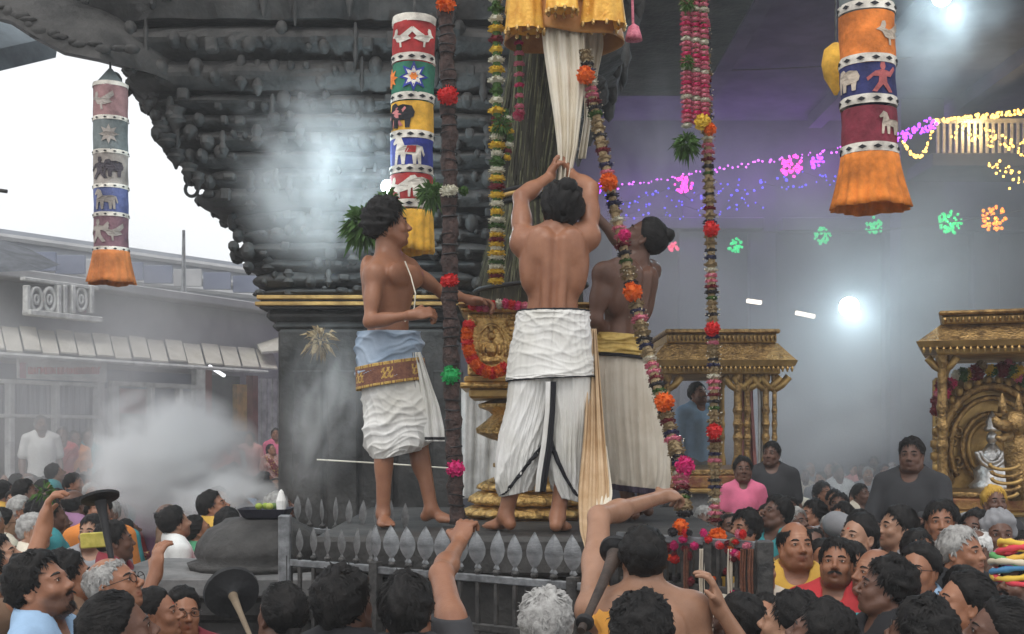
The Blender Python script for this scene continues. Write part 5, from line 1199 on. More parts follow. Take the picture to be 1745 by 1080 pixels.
# ---------------------------------------------------------------- hanging cloth lanterns with appliqued bands
def cm(n, c): return mat('applique_'+n, c, .88, scale=7, var=.38, bump=.6, bscale=28, bdist=.012)
APC = dict(red=cm('red', (.42, .035, .035)), green=cm('green', (.03, .16, .10)), yellow=cm('yellow', (.75, .40, .05)), blue=cm('blue', (.035, .05, .30)), orange=cm('orange', (.72, .21, .04)), white=cm('white', (.74, .68, .60)),
           black=cm('black', (.02, .02, .025)), grey=cm('grey', (.16, .19, .19)), cream=cm('cream', (.50, .42, .34)), maroon=cm('maroon', (.22, .03, .05)), pink=cm('pink', (.60, .22, .22)), navy=cm('navy', (.03, .035, .13)), skirt=cm('skirt', (.66, .20, .03)), rose=cm('rose', (.45, .12, .12)))
HORSE = [(-.42, -.40), (-.34, -.40), (-.30, -.12), (-.22, -.10), (-.18, -.40), (-.09, -.40), (-.06, -.10), (.12, -.12), (.16, -.40), (.24, -.40), (.26, -.14), (.31, -.40), (.39, -.40), (.38, .05), (.46, -.16), (.50, -.1), (.42, .14), (.28, .18), (-.10, .16), (-.20, .40), (-.34, .46), (-.50, .26), (-.47, .20), (-.34, .24), (-.40, .0)]
BIRD = [(-.5, .05), (-.36, .14), (-.30, .32), (-.20, .34), (-.16, .22), (-.2, .1), (-.05, .05), (.15, .16), (.45, .38), (.5, .2), (.3, .0), (.42, -.1), (.2, -.18), (.02, -.22), (.04, -.42), (-.04, -.42), (-.06, -.22), (-.2, -.18), (-.3, -.02), (-.38, .02)]
MAN = [(-.06, .48), (.06, .48), (.09, .34), (.04, .25), (.24, .2), (.42, .38), (.48, .3), (.28, .06), (.12, .06), (.14, -.14), (.34, -.42), (.2, -.44), (.0, -.2), (-.2, -.44), (-.34, -.42), (-.14, -.14), (-.12, .06), (-.28, .06), (-.46, -.1), (-.5, 0), (-.24, .2), (-.04, .25), (-.09, .34)]
ELE = [(-.46, -.42), (-.38, -.42), (-.36, -.1), (-.3, -.05), (-.26, -.4), (-.12, -.4), (-.1, -.15), (.12, -.15), (.14, -.4), (.28, -.4), (.32, -.1), (.4, -.05), (.44, .1), (.34, .3), (.05, .36), (-.12, .32), (-.22, .42), (-.4, .38), (-.48, .15)]
for n_, c_ in dict(frose=(.30, .17, .17), fgrey=(.15, .17, .17), fcream=(.34, .30, .27), fblue=(.10, .12, .26), fmaroon=(.20, .11, .13), backlit_skirt=(.50, .17, .05), fdark=(.07, .06, .07)).items(): APC[n_] = cm(n_, c_)  # backlit dullness of the lantern against the sky, painted into darker, greyer cloth
def star(n, a, b): return [((a if i % 2 == 0 else b)*math.cos(math.pi*i/n), (a if i % 2 == 0 else b)*math.sin(math.pi*i/n)) for i in range(2*n)]
def lantern(label, Y, cx0, cx1, y0, y1, hw, bands, skirt, cone=None, rot=-1.57):
    """bands: (py top, py bottom, colour, [(shape, colour, angle, scale)]) separated by white trims with black lozenges"""
    Rr = L(hw, Y); ax = lambda py: cx0+(cx1-cx0)*(py-y0)/(y1-y0); base = P(ax(y1), y1, Y); t = thing('cloth_lantern', base, label, 'lantern', 'hanging cloth lanterns')
    def ringpt(py, a, r): c = P(ax(py), py, Y); return Vector((c.x+r*math.cos(a), c.y+r*math.sin(a), c.z))
    def tube(name, pa, pb, r, m, n=40, par=None):
        V = []; k = 6; nr_ = random.Random(pa)
        for j in range(k):
            py = pa+(pb-pa)*j/(k-1)
            for i in range(n): a = 6.283*i/n; V.append(ringpt(py, a, r*(1+.016*math.sin(3*a+j*.7+pa)+.010*math.sin(7*a+pa+j)+.006*math.sin(13*a+j*2+pa))))
        o = link(name, mkmesh(name, V, [(j*n+i, j*n+(i+1) % n, (j+1)*n+(i+1) % n, (j+1)*n+i) for j in range(k-1) for i in range(n)], m), par or t); return o
    def applique(shape, m, a0, pyc, sc, par, r, name='motif'):
        pts = [Vector((x, y, 0)) for x, y in shape]; tri = geometry.tessellate_polygon([pts]); V = []; F = []
        for tr in tri:       # cut each triangle in four so that it bends with the cloth
            p = [pts[i] for i in tr]; q = p+[(p[0]+p[1])/2, (p[1]+p[2])/2, (p[2]+p[0])/2]; b = len(V); V += q; F += [(b, b+3, b+5), (b+3, b+1, b+4), (b+5, b+4, b+2), (b+3, b+4, b+5)]
        W3 = [ringpt(pyc-v.y*sc, a0+v.x*L(sc, Y)/Rr, r) for v in V]; o = link(name, mkmesh(name, W3, F, m, smooth=False), par); md = o.modifiers.new('thickness', 'SOLIDIFY'); md.thickness = .003; md.offset = 1
    prev = None
    for (pa, pb, c, mot) in bands:
        bd = tube('cloth_band', pa, pb, Rr, APC[c])
        for (shp, mc, ang, sc) in mot: applique(shp, APC[mc], rot+ang, (pa+pb)/2, sc, bd, Rr*1.025+.003)
        tr = tube('dotted_trim', pb-1, pb+skirt[3], Rr*1.03, APC['white'])
        for i in range(11):
            a = rot+(i-5)*.52; s2 = skirt[3]*.62; applique([(-.8, 0), (0, -.42), (.8, 0), (0, .42)], APC['black'], a, pb+skirt[3]/2, s2, tr, Rr*1.042+.002, 'lozenge')
    if skirt[4]: tube('dotted_trim', bands[0][0]-skirt[3], bands[0][0]+1, Rr*1.03, APC['white'])
    V = []; n = 96; ya, yb, flare = skirt[0], skirt[1], skirt[2]
    for j in range(8):
        f = j/7
        for i in range(n):
            a = 6.283*i/n; r = Rr*(1.02+(flare-1.02)*f**1.3)*(1+(.015+.05*f)*math.sin(17*a+1.2*math.sin(3*a))); V.append(ringpt(ya+(yb-ya)*f+1.5*f*math.sin(5*a), a, r))
    sk = link('skirt', mkmesh('skirt', V, [(j*n+i, j*n+(i+1) % n, (j+1)*n+(i+1) % n, (j+1)*n+i) for j in range(7) for i in range(n)], APC[skirt[5]]), t); md = sk.modifiers.new('thickness', 'SOLIDIFY'); md.thickness = .004
    if cone:
        V = [ringpt(bands[0][0]-skirt[3]*0, 6.283*i/24, Rr*1.02) for i in range(24)]+[ringpt(cone, 6.283*i/24, .012) for i in range(24)]
        link('cone_top', mkmesh('cone_top', V, [(i, (i+1) % 24, 24+(i+1) % 24, 24+i) for i in range(24)], APC['grey'], smooth=False), t)
    MB().tube([ringpt(cone or bands[0][0], 0, 0), ringpt((cone or bands[0][0])-60, 0, 0)], .008, 6).build('hanging_cord', IRON, t)
F8 = star(8, .5, .26)
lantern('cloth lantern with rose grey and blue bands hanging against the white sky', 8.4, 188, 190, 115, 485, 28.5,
    [(150, 203, 'frose', [(BIRD, 'fcream', -.2, 40)]), (209, 260, 'fgrey', [(F8, 'fcream', .2, 34)]), (266, 318, 'fcream', [(MAN, 'fdark', -.35, 40), (ELE, 'fdark', .5, 36)]), (324, 366, 'fblue', [(HORSE, 'fcream', 0, 40)]), (372, 424, 'fmaroon', [(MAN, 'fcream', -.5, 42), (BIRD, 'fcream', .4, 38)])], (429, 483, 1.36, 6, True, 'backlit_skirt'), cone=117)
lantern('bright cloth lantern with flower and horse bands behind the boy', 7.9, 706, 699, 30, 430, 36,
    [(45, 100, 'red', [(BIRD, 'white', -.55, 42), ([(-x, y) for x, y in BIRD], 'white', .55, 42)]), (114, 166, 'green', [(F8, 'blue', .1, 52), (star(8, .34, .18), 'white', .1, 52), (star(6, .14, .10), 'orange', .1, 52), (F8, 'orange', -1.15, 34)]), (180, 230, 'yellow', [(ELE, 'black', -.45, 52), (MAN, 'pink', -.75, 40)]), (242, 288, 'blue', [(HORSE, 'white', -.1, 56), ([(-.2, -.05), (.2, -.05), (.22, .2), (-.1, .2)], 'red', .0, 44)]), (301, 346, 'red', [(BIRD, 'white', -.5, 46), (ELE, 'white', .5, 44)])], (362, 430, 1.08, 12, True, 'yellow'))
lantern('large cloth lantern with orange navy and maroon bands in front of the hall', 6.7, 1476, 1484, 0, 355, 46,
    [(-70, 14, 'grey', [(F8, 'maroon', .3, 40)]), (30, 104, 'orange', [(BIRD, 'cream', .6, 52)]), (118, 172, 'navy', [(MAN, 'rose', .25, 54), (ELE, 'cream', -1.0, 46)]), (190, 252, 'maroon', [(HORSE, 'cream', .55, 44)])], (267, 356, 1.40, 14, True, 'skirt'))
yb = thing('yellow_lantern', P(1421, 120, 7.4), 'small yellow lantern half hidden by the large cloth lantern', 'lantern'); MB().lathe([(.02, .17), (.07, .13), (.085, .05), (.07, -.03), (.03, -.1), (.01, -.14)], P(1424, 122, 7.4), 20, rip=lambda a, z: 1+.05*math.sin(8*a)).build('globe', APC['yellow'], yb, True)
MB().tube([P(1424, 75, 7.4), P(1424, -20, 7.4)], .006, 5).build('hanging_cord', IRON, yb)

# ---------------------------------------------------------------- stone altar with tray
al = thing('stone_altar', P(440, 970, 6.5), 'dark lotus shaped stone altar on a broad slab', 'altar')
ac = P(440, 0, 6.5); az = P(0, 968, 6.5).z
MB().box((ac.x-.12, 6.55, az-.05), (.60, .48, .05), bev=.012).build('slab', STONE2, al); MB().box((ac.x-.12, 6.55, az-.16), (.55, .43, .06), bev=.03).build('slab_moulding', STONE, al); MB().box((ac.x-.12, 6.55, (az-.22)/2), (.48, .36, (az-.22)/2), bev=.02).build('plinth', STONE, al)
q = L(1, 6.5); MB().lathe([(118*q, 0), (122*q, 9*q), (104*q, 15*q), (110*q, 24*q), (106*q, 42*q), (88*q, 66*q), (64*q, 78*q), (58*q, 84*q), (30*q, 84*q)], (ac.x, 6.55, az), 64, rip=lambda a, z: 1+.015*math.sin(16*a)).build('lotus_dome', STONE, al, True)
tr = thing('offering_tray', P(450, 892, 6.5), 'dark offering tray with limes and a white packet on the altar', 'tray'); tz = az+84*q
tc = (P(452, 0, 6.5).x, 6.52, tz); MB().lathe([(30*q, .002), (36*q, 4*q), (44*q, 18*q), (42*q, 18*q), (34*q, 6*q)], tc, 4*8, sq=6).build('tray_bowl', mat('dark_slate_tray', (.03, .03, .045), .5, .3), tr, False)
for i, (dx, c) in enumerate(((-12, (.35, .45, .06)), (-2, (.30, .42, .05)), (6, (.45, .5, .1)), (12, (.12, .2, .05)))): MB().ball((tc[0]+dx*q, tc[1]+.02*(i % 2), tz+21*q), (7*q, 7*q, 6*q), 10).build('lime', mat('lime%d' % i, c, .5), tr, True)
MB().lathe([(8*q, 0), (9*q, 14*q), (4*q, 30*q), (1*q, 34*q)], (tc[0]+26*q, tc[1], tz+16*q), 10).build('white_packet', WHITEC, tr)

# ---------------------------------------------------------------- gilded shrines on the right
def shrine(label, cx, Y, hw, ytop, yeave, ybase, cols, depth, big=False):
    c = P(cx, 0, Y); t = thing('gilded_shrine', (c.x, Y+depth, 0), label, 'shrine', 'gilded shrine canopies'); z = lambda py: P(0, py, Y).z; k = lambda n: L(n, Y); yc = Y+depth
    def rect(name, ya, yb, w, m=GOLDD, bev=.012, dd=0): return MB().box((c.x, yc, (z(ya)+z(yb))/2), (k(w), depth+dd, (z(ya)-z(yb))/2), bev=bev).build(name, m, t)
    def frust(name, ya, wa, yb, wb, m):
        V = []
        for (py, w) in ((ya, wa), (yb, wb)):
            dd = depth+k(w)-k(hw)
            for (x, y) in ((-1, -1), (1, -1), (1, 1), (-1, 1)): V.append((c.x+x*k(w), yc+y*dd, z(py)))
        return MB().raw(V, [(0, 1, 5, 4), (1, 2, 6, 5), (2, 3, 7, 6), (3, 0, 4, 7), (3, 2, 1, 0), (4, 5, 6, 7)]).build(name, m, t)
    h = yeave-ytop
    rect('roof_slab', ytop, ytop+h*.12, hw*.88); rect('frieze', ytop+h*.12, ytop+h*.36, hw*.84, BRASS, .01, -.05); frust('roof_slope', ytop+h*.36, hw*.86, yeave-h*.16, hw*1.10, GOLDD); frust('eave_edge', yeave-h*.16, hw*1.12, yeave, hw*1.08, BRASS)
    m = MB()
    for i in range(26): m.ball((c.x+k(hw*.84)*(-1+2*(i+.5)/26), yc-depth+.03, z(ytop+h*.24)), (k(hw*.024), .03, k(h*.09)), 6)
    m.build('frieze_beads', GOLDD, t, True)['kind'] = 'stuff'
    m = MB()
    for i in range(30):
        x = c.x+k(hw*1.07)*(-1+2*(i+.5)/30); m.lathe([(.003, 0), (k(3.2), -k(4)), (k(1), -k(10))], (x, yc-depth-k(hw*.08), z(yeave)), 6)
    m.build('eave_drops', BRASS, t)['kind'] = 'stuff'
    rect('ceiling_beam', yeave, yeave+h*.20, hw*.9, BRASS, .01, -.06)
    for (px, wr_) in cols:
        for back in (0, 1):
            pc_ = P(px, 0, Y); zz0, zz1 = z(ybase), z(yeave+h*.2); H_ = zz1-zz0; r = k(wr_); pr = []
            for i in range(22):
                f = i/21; rr = r*(1.0+.30*(math.sin(f*44) > .4)*(.25 < f < .75)+.55*(f < .06)+.35*(.06 <= f < .14)+.45*(f > .93)); pr.append((rr*.8, zz0+H_*f))
            xx = c.x+(pc_.x-c.x)*(1 if not back else 1); MB().lathe(pr, (xx, yc+(depth-.12)*(1 if back else -1), 0), 14).build('column', GOLDD if not back else BRASS, t)
        br = MB(); p0 = Vector((pc_.x, yc-depth+.12, z(yeave+h*.22)))
        for s_ in (-1, 1): br.tube([p0+Vector((0, 0, -k(26))), p0+Vector((s_*k(12), 0, -k(18))), p0+Vector((s_*k(24), -.02, -k(2)))], [k(5), k(6), k(7)], 8)
        br.build('bracket', BRASS, t, True)
    rect('plinth_ledge', ybase, ybase+h*.16, hw*1.0, GOLDD); rect('plinth', ybase+h*.16, ybase+h*.5, hw*.94, mat('red_gilt', (.22, .07, .04), .5, .4, scale=12, col2=(.45, .25, .08), bump=.5)); rect('plinth_ledge', ybase+h*.5, ybase+h*.64, hw*1.0, BRASS)
    MB().box((c.x, yc, (z(ybase+h*.64))/2), (k(hw*.9), depth*.92, z(ybase+h*.64)/2)).build('plinth_base', STONE2, t)
    return t, c, z, k, yc
s1 = shrine('plain gilded shrine canopy on slim columns in the haze', 1232, 10.2, 112, 560, 624, 800, ((1140, 7), (1262, 9), (1278, 7), (1310, 7), (1325, 5)), .75)
t = s1[0]
strip('curtain', [(636, 1258, 1282), (700, 1262, 1284), (795, 1266, 1290)], 10.6, mat('rose_curtain', (.38, .16, .15), .85, scale=8, bump=.2), t, .03, 3, 2); strip('curtain', [(636, 1290, 1302), (700, 1292, 1304), (795, 1292, 1306)], 10.7, FRAME, t, .02, 2, 3)
sh = shrine('large gilded shrine with arched silver halo and flower hung deity', 1730, 8.1, 150, 530, 592, 838, ((1604, 10), (1856, 10)), .62)
t, c, z, k, yc = sh
for px in (1622, 1640): strip('white_curtain', [(600, px-10, px+2), (680, px-9, px+1), (800, px-8, px)], 9.2, FRAME, t, .02, 2, px)
for px in (1652, 1664, 1676): MB().box((P(px, 0, 9.3).x, 9.3, P(0, 612, 9.3).z), (.012, .01, .1)).build('lattice_bar', FRAME, t)
a_ = R(-20); o_ = Vector((-k(150), -.62, 0)); t.location = t.location+o_-(Matrix.Rotation(a_, 3, 'Z') @ o_); t.rotation_euler = (0, 0, a_)
de = thing('deity_image', (P(1695, 0, 8.6).x, 8.6, z(838)), 'silver crowned processional deity seated in a gilt arch inside the shrine', 'statue')
yy = 8.62; q = L(1, yy); PP = lambda px, py, dy=0: P(px, py, yy+dy)
m = MB()
for (r, w, mm) in ((86, 8, 0), (70, 5, 0)):
    m.tube([PP(1690+r*math.cos(a), 765-r*1.25*math.sin(a)) for a in np.linspace(-.55, 3.7, 34)], q*w, 8)
m.build('halo_arch', GOLDD, de, True)
m = MB()
for i in range(24):
    a = -.5+4.1*i/23; p = PP(1690+98*math.cos(a), 765-118*math.sin(a)); m.ball(p, (q*8, .03, q*10), 7)
m.build('arch_flames', BRASS, de, True)['kind'] = 'stuff'
MB().lathe([(34*q, -52*q), (38*q, -42*q), (28*q, -32*q), (30*q, -16*q), (20*q, -6*q), (22*q, 10*q), (12*q, 22*q), (6*q, 30*q)], PP(1690, 785, -.02), 24).build('silver_robe', SILV, de, True)
m = MB(); V = []
for (a, b, w) in ((0, 0, 0),): m.box(PP(1700, 742, .12), (q*112, .03, q*100), bev=.02)
m.build('back_panel', BRASS, de)
for i in range(9):
    for s_ in (-1, 1):
        c_ = PP(1690+s_*(58+9*(i % 3)), 690+16*i, .06); MB().tube([c_+Vector((q*13*(1-f)*math.cos(s_*f*9+i), 0, q*13*(1-f)*math.sin(s_*f*9+i))) for f in np.linspace(0, .85, 16)], q*3.0, 6).build('scroll', GOLDD, de, True)
for r in (50, 40): MB().tube([PP(1690+r*math.cos(a), 762-r*1.15*math.sin(a), .04) for a in np.linspace(0, 6.283, 30)], q*4.5, 8, cap=False).build('inner_ring', GOLDD if r == 50 else BRASS, de, True)
m = MB(); m.ball(PP(1690, 746, -.05), (9*q, 9*q, 11*q), 14); m.lathe([(11*q, 0), (13*q, 5*q), (9*q, 11*q), (10*q, 16*q), (6*q, 26*q), (1*q, 35*q)], PP(1690, 735, -.05), 16); m.build('crowned_head', SILV, de, True)
for r in (20, 26): MB().tube([PP(1690+r*math.cos(a), 764-r*1.2*math.sin(a), -.14) for a in np.linspace(3.3, 6.1, 18)], q*4, 7).build('silver_collar', SILV, de, True)
for i in range(30):
    a = 3.14*i/29; bloom('bloom', PP(1690+92*math.cos(a)+rnd.uniform(-5, 5), 700-74*math.sin(a)+rnd.uniform(-6, 6), -.06), q*rnd.uniform(9, 15), FW[rnd.choice(['rose', 'straw', 'leaf', 'yellow', 'maroon']) if a < 2.2 else rnd.choice(['rose', 'pink', 'white', 'maroon'])], de)
li = thing('lion_figure', (P(1728, 0, 8.0).x, 7.8, z(838)), 'gilt open mouthed lion figure guarding the shrine', 'statue'); yy = 7.75; q = L(1, yy)
m = MB(); m.tube([PP(1745, 850), PP(1738, 800), PP(1732, 760), PP(1722, 735)], [q*26, q*24, q*22, q*18], 12); m.build('chest', GOLDD, li, True)
m = MB(); m.ball(PP(1728, 722, -.03), (q*24, q*26, q*22), 14); m.tube([PP(1716, 728, -.08), PP(1700, 722, -.14), PP(1694, 712, -.16)], [q*12, q*9, q*5], 9); m.tube([PP(1720, 742, -.08), PP(1704, 748, -.14), PP(1698, 744, -.15)], [q*9, q*6, q*4], 9); m.build('head', GOLDD, li, True)
for sx in (-1, 1): MB().lathe([(q*9, 0), (q*6, q*18), (q*1, q*34)], PP(1722+sx*14, 704, -.02 + .05*sx), 8).build('ear', GOLDD, li, True)
for i in range(5): MB().tube([PP(1712+4*math.sin(i)+26*math.cos(a), 790+i*12-10*math.sin(a), -.16) for a in np.linspace(3.14, 6.1, 10)], q*3.4, 6).build('mane_curl', GOLDD if i % 2 else BRASS, li, True)

# ---------------------------------------------------------------- white cloth hanging behind the pedestal
tag(strip('hanging_cloth', [(660, 786, 862), (740, 787, 864), (850, 788, 866)], 8.0, FRAME, None, .02, 3, 3), 'white cloth hanging between the column and the gold pedestal', 'cloth')
for i in range(0): bloom('bloom', P(806+rnd.uniform(0, 22), 700+rnd.uniform(-10, 40), 7.95), L(rnd.uniform(6, 11), 7.9), FW['rose'], bpy.data.objects['hanging_cloth'])

# ---------------------------------------------------------------- torches and held things
def torch(label, top, foot, Y0, Y1, rtop, dish, m=WOOD):
    a, b = P(*top, Y0), P(*foot, Y1); t = thing('torch', b, label, 'torch', 'dark wooden ceremonial torches'); d = (a-b).normalized(); ln = (a-b).length; rot = d.to_track_quat('Z', 'Y').to_matrix()
    def lt(name, pr, mm): 
        mb_ = MB(); mb_.lathe(pr, (0, 0, 0), 24); mb_.V = [tuple(rot @ Vector(v)+b) for v in mb_.V]; auto_smooth(mb_.build(name, mm, t, True), 40)
    lt('shaft', [(rtop*.30, 0), (rtop*.32, ln*.3), (rtop*.42, ln*.7), (rtop*.60, ln*.9), (rtop*.7, ln*.94)], m)
    lt('bowl', [(rtop*.7, ln*.935), (rtop*1.0, ln*.95), (rtop*dish, ln*.97), (rtop*dish*1.03, ln*1.0), (rtop*dish*.9, ln*1.0), (rtop*.5, ln*.985)], BLK)
    lt('knob', [(rtop*.3, ln*.06), (rtop*.62, ln*.08), (rtop*.68, ln*.10), (rtop*.62, ln*.12), (rtop*.3, ln*.14)], BLK)
    return t
torch('thick dark wooden torch leaning beside the bare backed man', (1052, 938), (990, 1075), 4.3, 3.9, .045, 1.35)
torch('black goblet shaped torch raised above the yellow packet', (170, 846), (196, 985), 4.6, 4.5, .035, 2.0, BLK)
torch('broad black torch dish on a pale stick among the dark heads', (394, 1008), (446, 1130), 3.55, 3.2, .020, 3.9, mat('pale_stick', (.16, .12, .08), .7))
# ---------------------------------------------------------------- the crowd
def ck(n, c, c2=None, sc=6): return mat('cloth_'+n.replace(' ', '_'), c, .88, scale=sc, col2=c2 or tuple(min(1, x*1.35) for x in c), bump=.3, bscale=160, bdist=.002)
CL = {'white': ck('white', (.60, .60, .58)), 'pale blue': ck('pale_blue', (.25, .37, .52)), 'red': ck('red', (.40, .03, .035)), 'yellow': ck('yellow', (.50, .30, .05)), 'dark grey': ck('dark_grey', (.03, .03, .033)), 'pink': ck('pink', (.62, .14, .24)),
      'maroon': ck('maroon', (.18, .02, .03)), 'green': ck('green', (.05, .20, .10)), 'orange': ck('orange', (.60, .20, .04)), 'teal': ck('teal', (.04, .24, .26)), 'brown': ck('brown', (.13, .075, .045)), 'navy': ck('navy', (.03, .04, .09)),
      'grey': ck('grey', (.22, .22, .23)), 'cream': ck('cream', (.52, .47, .38)), 'mauve': ck('mauve', (.25, .13, .22)), 'salmon': ck('salmon', (.62, .30, .27)),
      'red check': ck('red_check', (.35, .06, .06), (.55, .45, .40), 40), 'black': ck('black', (.012, .012, .014))}
CLP = {n: mat('print_'+n.replace(' ', '_'), tuple(m_), .88, scale=sc_, mix=(.54, .58), col2=c2_, bump=.3, bscale=160, bdist=.002) for n, m_, c2_, sc_ in (('red', (.40, .03, .035), (.55, .38, .10), 34), ('green', (.05, .20, .10), (.50, .42, .12), 40), ('orange', (.60, .20, .04), (.35, .04, .05), 30), ('maroon', (.18, .02, .03), (.52, .36, .10), 36), ('teal', (.04, .24, .26), (.50, .50, .45), 30), ('mauve', (.25, .13, .22), (.55, .40, .45), 44), ('yellow', (.50, .30, .05), (.40, .05, .05), 30), ('navy', (.03, .04, .09), (.45, .40, .30), 46), ('salmon', (.62, .30, .27), (.70, .62, .50), 38), ('brown', (.13, .075, .045), (.45, .34, .18), 40))}
DARK = CL['dark grey']
bunk = dict(t=.011, strands=260, ln=.05, back=True, part=True, bun=((0, -.118, -.005), (.040, .034, .040)))
tailk = dict(t=.014, strands=360, ln=.06, back=True, part=True, tail=.34)
VA = {}
VA['m1'] = make_variant('m1', 1.68, yaw=10, pitch=16, tash=True, stubble=.6, hair=dict(t=.016), seed=3)
VA['m2'] = make_variant('m2', 1.70, yaw=-18, pitch=10, stubble=.35, hair=dict(t=.013), seed=12, nose=.98)
VA['m3'] = make_variant('m3', 1.72, yaw=0, pitch=20, beard=True, hair=dict(t=.022, ln=.04), seed=8)
VA['m4'] = make_variant('m4', 1.64, yaw=14, pitch=12, stubble=.3, hair=dict(t=.009, bald=.075), seed=15, fat=1.06, ash=True)
VA['m5'] = make_variant('m5', 1.66, yaw=-8, pitch=18, glasses=True, hair=dict(t=.012), seed=17, fat=1.03)
VA['w1'] = make_variant('w1', 1.55, fem=True, yaw=-15, pitch=14, hair=bunk, seed=5, bottom='skirt', tikka=True)
VA['w2'] = make_variant('w2', 1.53, fem=True, yaw=20, pitch=20, hair=tailk, seed=6, bottom='skirt', tikka=True)
VA['w3'] = make_variant('w3', 1.57, fem=True, yaw=0, pitch=8, hair=dict(bunk, t=.016), seed=21, bottom='skirt', glasses=True, fat=1.08)
VA['c1'] = make_variant('c1', 1.22, yaw=0, pitch=12, hair=dict(t=.015), seed=23, head_s=.98)
VA['pray'] = make_variant('pray', 1.62, yaw=5, pitch=16, tash=True, hair=dict(t=.014), seed=25, arms={'L': ((-.24, .10, 1.14), (-.035, .26, 1.28), (.15, .2, 1), (1, 0, 0), (0, -1, .3), .08), 'R': ((.24, .10, 1.14), (.035, .26, 1.28), (-.15, .2, 1), (-1, 0, 0), (0, -1, .3), .08)})
VA['phone'] = make_variant('phone', 1.66, yaw=0, pitch=14, stubble=.3, hair=dict(t=.016), seed=27, arms={'R': ((.27, .16, 1.30), (.16, .30, 1.58), (-.2, .15, 1), (-.4, 1, 0), (-1, 0, .2), .55)})
VA['reach'] = make_variant('reach', 1.66, yaw=10, pitch=22, stubble=.4, hair=dict(t=.015), seed=29, arms={'R': ((.30, .08, 1.50), (.24, .16, 1.76), (0, .15, 1), (0, 1, .1), (-1, 0, 0), .7)})
# -- people in the front who can be told apart
G0 = 'worshippers pressed round the railing'
VA['L1'] = make_variant('L1', 1.72, yaw=-12, pitch=24, beard=True, hair=dict(t=.022, ln=.035, strands=900), seed=31)
place(VA['L1'], 72, 1003, 3.85, -88, 'bearded man in pale blue shirt gazing upward', G0, CL['pale blue'], DARK, 0)
VA['L2'] = make_variant('L2', 1.70, yaw=-14, pitch=24, glasses=True, stubble=.25, hair=dict(t=.010, strands=900, ln=.02, bald=.098), seed=33, fat=1.04)
place(VA['L2'], 196, 1000, 4.35, -86, 'grey haired man in spectacles gazing upward behind the bearded man', G0, CL['grey'], DARK, 3, HAIRG)
VA['back_w'] = make_variant('back_w', 1.56, fem=True, yaw=-20, pitch=16, hair=dict(tailk, strands=900), seed=35, bottom='skirt')
VA['back_m'] = make_variant('back_m', 1.66, yaw=-10, pitch=14, hair=dict(t=.022, strands=1400, ln=.04, curl=.5), seed=37)
place(VA['back_w'], 205, 1078, 3.5, -50, 'long haired woman seen from behind beside the spectacled man', G0, CL['black'], CL['navy'], 1)
place(VA['w1'], 268, 1048, 4.7, -75, 'woman with hair in a bun near the grey haired man', G0, CL['brown'], CL['maroon'], 0, drape=CL['orange'])
place(VA['w3'], 312, 1046, 4.9, -150, 'woman in spectacles and maroon sari below the stone altar', G0, CL['maroon'], CL['maroon'], 3)
place(VA['back_m'], 588, 1032, 3.75, -20, 'thick curly black head seen from behind below the dark spearheads', G0, CL['black'], DARK, 1)
place(VA['back_w'], 478, 1050, 4.1, 20, 'woman with dark braid standing in front of the steel post', G0, CL['dark grey'], CL['navy'], 1, mirror=True)
def aimed(key, px, py, Y, label, arms, skin=0, top=None, bottom=DARK, hair=None, hairmat=None, **kw):
    q = P(px, py, Y); H = q.z/1.562*1.68; base = np3((q.x, q.y, 0)); A = {}
    for n, (e, w, fd, nn, th, cu) in arms.items(): A[n] = (np3(P(*e))-base, np3(P(*w))-base, fd, nn, th, cu, 'abs')
    v = make_variant(key, H, arms=A, hair=hair, **kw); VA[key] = v
    return place(v, px, py, Y, 0, label, G0, top, bottom, skin, hairmat)
aimed('L7', 695, 1042, 3.7, 'man from behind stretching one arm to grip the spearheads', {'R': ((752, 985, 4.05), (782, 930, 4.55), (.25, .5, .8), (.2, .6, -.7), (-1, 0, .2), 1.0)}, 0, CL['dark grey'], hair=dict(t=.020, strands=1200, ln=.04), yaw=-10, pitch=14, seed=39)
place(VA['back_m'], 930, 1068, 3.75, 10, 'grey haired man from behind below the trailing cloth', G0, CL['cream'], DARK, 3, HAIRG)
q9 = P(1096, 955, 4.25)
b9 = np3((q9.x, q9.y, 0)); A9 = {'L': (np3(P(1022, 890, 4.62))-b9, np3(P(1128, 855, 5.15))-b9, (.75, .65, .12), (0, .6, -.8), (-.3, .2, .9), .95, 'abs')}
VA['L9'] = make_variant('L9', q9.z/1.562*1.68, yaw=0, pitch=10, bare=True, bottom='skirt', drape=True, arms=A9, seed=41, hair=dict(t=.018, strands=1200, ln=.05, curl=.1, back=True, bun=((0, -.10, .06), (.045, .040, .042))))
place(VA['L9'], 1096, 955, 4.25, 0, 'bare backed man with topknot reaching for the slanting flower rope', G0, None, CL['cream'], 2, drape=ck('saffron', (.60, .28, .05)))
place(VA['back_m'], 1090, 1085, 3.3, 15, 'dark head bobbing up right below the bare backed man', G0, CL['navy'], DARK, 1)
place(VA['phone'], 1345, 1065, 3.9, 60, 'man shielding his brow with one raised hand beside the black post', G0, CL['dark grey'], DARK, 2)
place(VA['m4'], 1356, 932, 5.5, 172, 'man in yellow shirt with receding hair behind the black post', G0, CL['yellow'], DARK, 3, HAIRB)
place(VA['m1'], 1426, 962, 5.2, 150, 'moustached man in red shirt looking up', G0, CL['red'], DARK, 0)
place(VA['w1'], 1462, 918, 5.9, 140, 'woman in mauve sari behind the red shirted man', G0, CL['mauve'], CL['mauve'], 2)
place(VA['back_m'], 1508, 1004, 4.45, 92, 'dark haired man in profile with black shirt', G0, CL['black'], DARK, 1)
place(VA['w3'], 1566, 974, 5.0, 138, 'woman in spectacles and blue top looking up', G0, CL['pale blue'], CL['navy'], 3)
